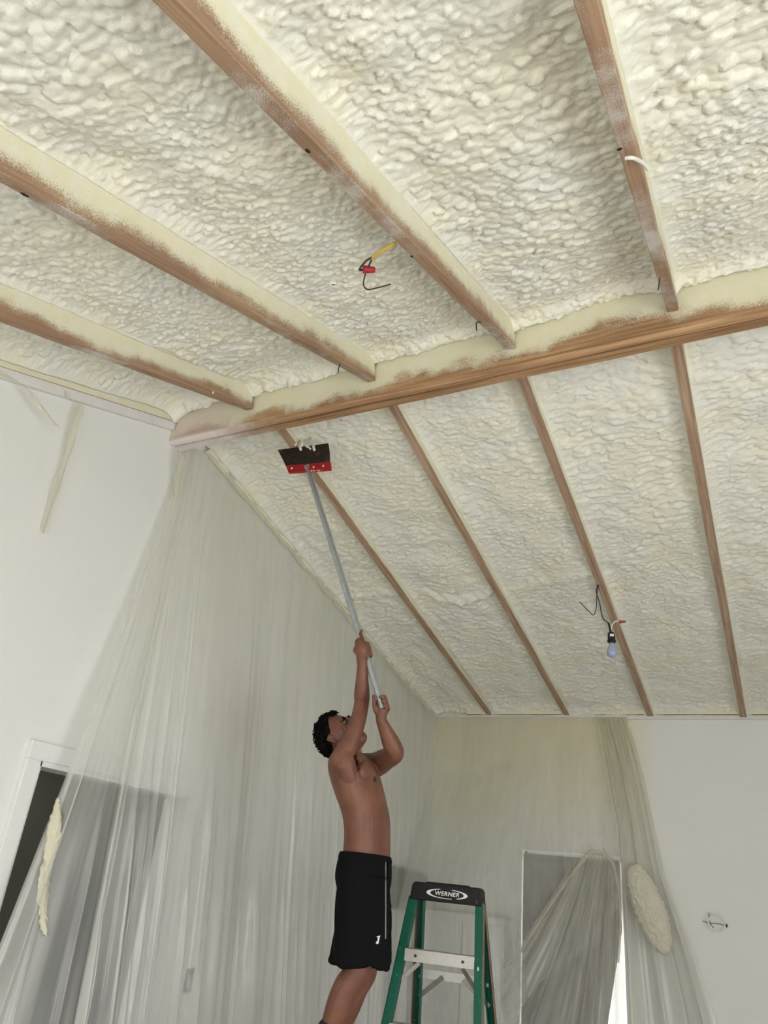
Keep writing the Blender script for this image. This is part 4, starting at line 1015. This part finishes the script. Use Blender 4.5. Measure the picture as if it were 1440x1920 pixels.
if p is not None:
    t2 = ec_-nrm*(ec_@nrm); t2 /= np.linalg.norm(t2); t1 = np.cross(t2, nrm); t1 = t1 if t1@ea > 0 else -t1
    poly = [(-.002, .017), (.013, .020), (.008, .012), (.009, .004), (.005, -.004), (.007, -.012), (.002, -.019), (-.010, -.018), (-.009, -.010), (-.003, -.006), (-.001, .004), (.000, .010), (-.009, .012), (-.007, .016)]
    v = [p+nrm*.004+t1*a*.75+t2*b*.8 for a, b in poly]; n = len(v); v += [q-nrm*.003 for q in v]
    MB().add(v, [tuple(range(n)), tuple(range(n, 2*n))[::-1]]+[(i, (i+1) % n, n+(i+1) % n, n+i) for i in range(n)]).build('emblem', M_LOGO, so)
for nm, a, k_ in (('r', RA, RK), ('l', LA, LK)):
    d = (k_-a); sk = MB(); limb(sk, [a+np.array([0, 0, -.03]), a, a+d*.16, a+d*.29], [.043, .040, .044, .053]); sk.build('sock', M_SOCK, pe, True)
    sh_ = MB(); limb(sh_, [a+np.array([0, 0, -.045])-ft*.03, a+ft*.07+np.array([0, 0, ZS+.046-a[2]]), a+ft*.17+np.array([0, 0, ZS+.036-a[2]])], [.048, .046, .036], 5, 14); sh_.build('shoe', M_SHOE, pe, True)
# what he stands on (below the frame)
wp = thing('work_platform', 'timber work platform under the person, below the photo frame', 'platform', (pl_[0], pl_[1], 0))
pc = pl_+ft*.06-ea*.05; zs_ = ZS-.012
MB().box((pc[0], pc[1], zs_-.02), (.28, .20, .02), (ea, eb, ec_)).build('deck', M_PLANK, wp, bevel=.003)
for i in (-1, 1):
    for j in (-1, 1):
        q = pc+ea*.24*i+eb*.16*j; MB().beam((q[0], q[1], 0), (q[0], q[1], zs_-.04), .04, .04, ea).build('leg', M_PLANK, wp)

# ------------------------------------------------------------------ floor scraper he holds
sc = thing('floor_scraper', 'long-handled scraper with rusty blade and red head pressed to the foam by the beam', 'scraper', tuple(PB))
MB().tube([PB+PD*.004, PB+PD*.006, PT-PD*.004, PT+PD*.02], [.0135, PR, PR, PR], 20).build('pole', M_STEEL, sc, 'auto')
def quad(name, pp, th, mat, par, nx=14, nz=4, curve=0.):
    a, b, c, d = [np.array(p) for p in pp]       # top-left, top-right, bottom-right, bottom-left
    nn = np.cross(b-a, d-a); nn /= np.linalg.norm(nn); v = []; f = []
    for k in (0, 1):
        for j in range(nz+1):
            for i in range(nx+1):
                s, t = i/nx, j/nz; p = (a*(1-s)+b*s)*(1-t)+(d*(1-s)+c*s)*t
                jag = .003*mnoise.noise(Vector((i*.9, 0, 4.2))) if j == 0 else 0
                v.append(p+nn*(k*th+curve*math.sin(math.pi*t))+np.array([0, 0, jag]))
    N = (nx+1)*(nz+1); id_ = lambda k, j, i: k*N+j*(nx+1)+i
    for j in range(nz):
        for i in range(nx):
            f.append((id_(0, j, i), id_(0, j, i+1), id_(0, j+1, i+1), id_(0, j+1, i))); f.append((id_(1, j+1, i), id_(1, j+1, i+1), id_(1, j, i+1), id_(1, j, i)))
    for i in range(nx):
        f.append((id_(0, 0, i+1), id_(0, 0, i), id_(1, 0, i), id_(1, 0, i+1))); f.append((id_(0, nz, i), id_(0, nz, i+1), id_(1, nz, i+1), id_(1, nz, i)))
    for j in range(nz):
        f.append((id_(0, j, 0), id_(0, j+1, 0), id_(1, j+1, 0), id_(1, j, 0))); f.append((id_(0, j+1, nx), id_(0, j, nx), id_(1, j, nx), id_(1, j+1, nx)))
    mb = MB(); mb.add(v, f); return mb.build(name, mat, par), nn
YT, YR = 3.055, 3.025
quad('blade', [on(520.5, 843.5, 1, YT), on(615.5, 831, 1, YT), on(618.5, 868, 1, YR), on(536.5, 875, 1, YR)], .003, M_BLADE, sc, curve=.008)
hd, hn2 = quad('head', [on(536, 873, 1, YR-.006), on(619, 866, 1, YR-.006), on(620.5, 880.5, 1, YR-.012), on(541, 886.5, 1, YR-.012)], .012, M_RED, sc)
for px, py in ((547, 878), (606, 873.5), (588, 876)):
    MB().ellipsoid(on(px, py, 1, YR-.016), np.eye(3), (.006, .004, .006), 10, 6).build('bolt', M_LOGO, hd, True)
MB().tube([PT-PD*.012, PT+PD*.028], .0185, 16).build('ferrule', M_STEEL, sc, 'auto')
# shreds of foam coming off above the blade
for i in range(7):
    x0 = 552+i*5.5+random.uniform(-2, 2); yy = 818+random.uniform(-6, 6)
    pts = [on(x0, yy, 1, 3.09), on(x0+random.uniform(-5, 5), yy+7, 1, 3.07), on(x0+random.uniform(-6, 6), yy+14, 1, 3.05), on(x0+random.uniform(-4, 10), yy+20+random.uniform(0, 5), 1, 3.045)]
    whisker(pts, random.uniform(.004, .010), 'loose shred of foam curling over the scraper blade')
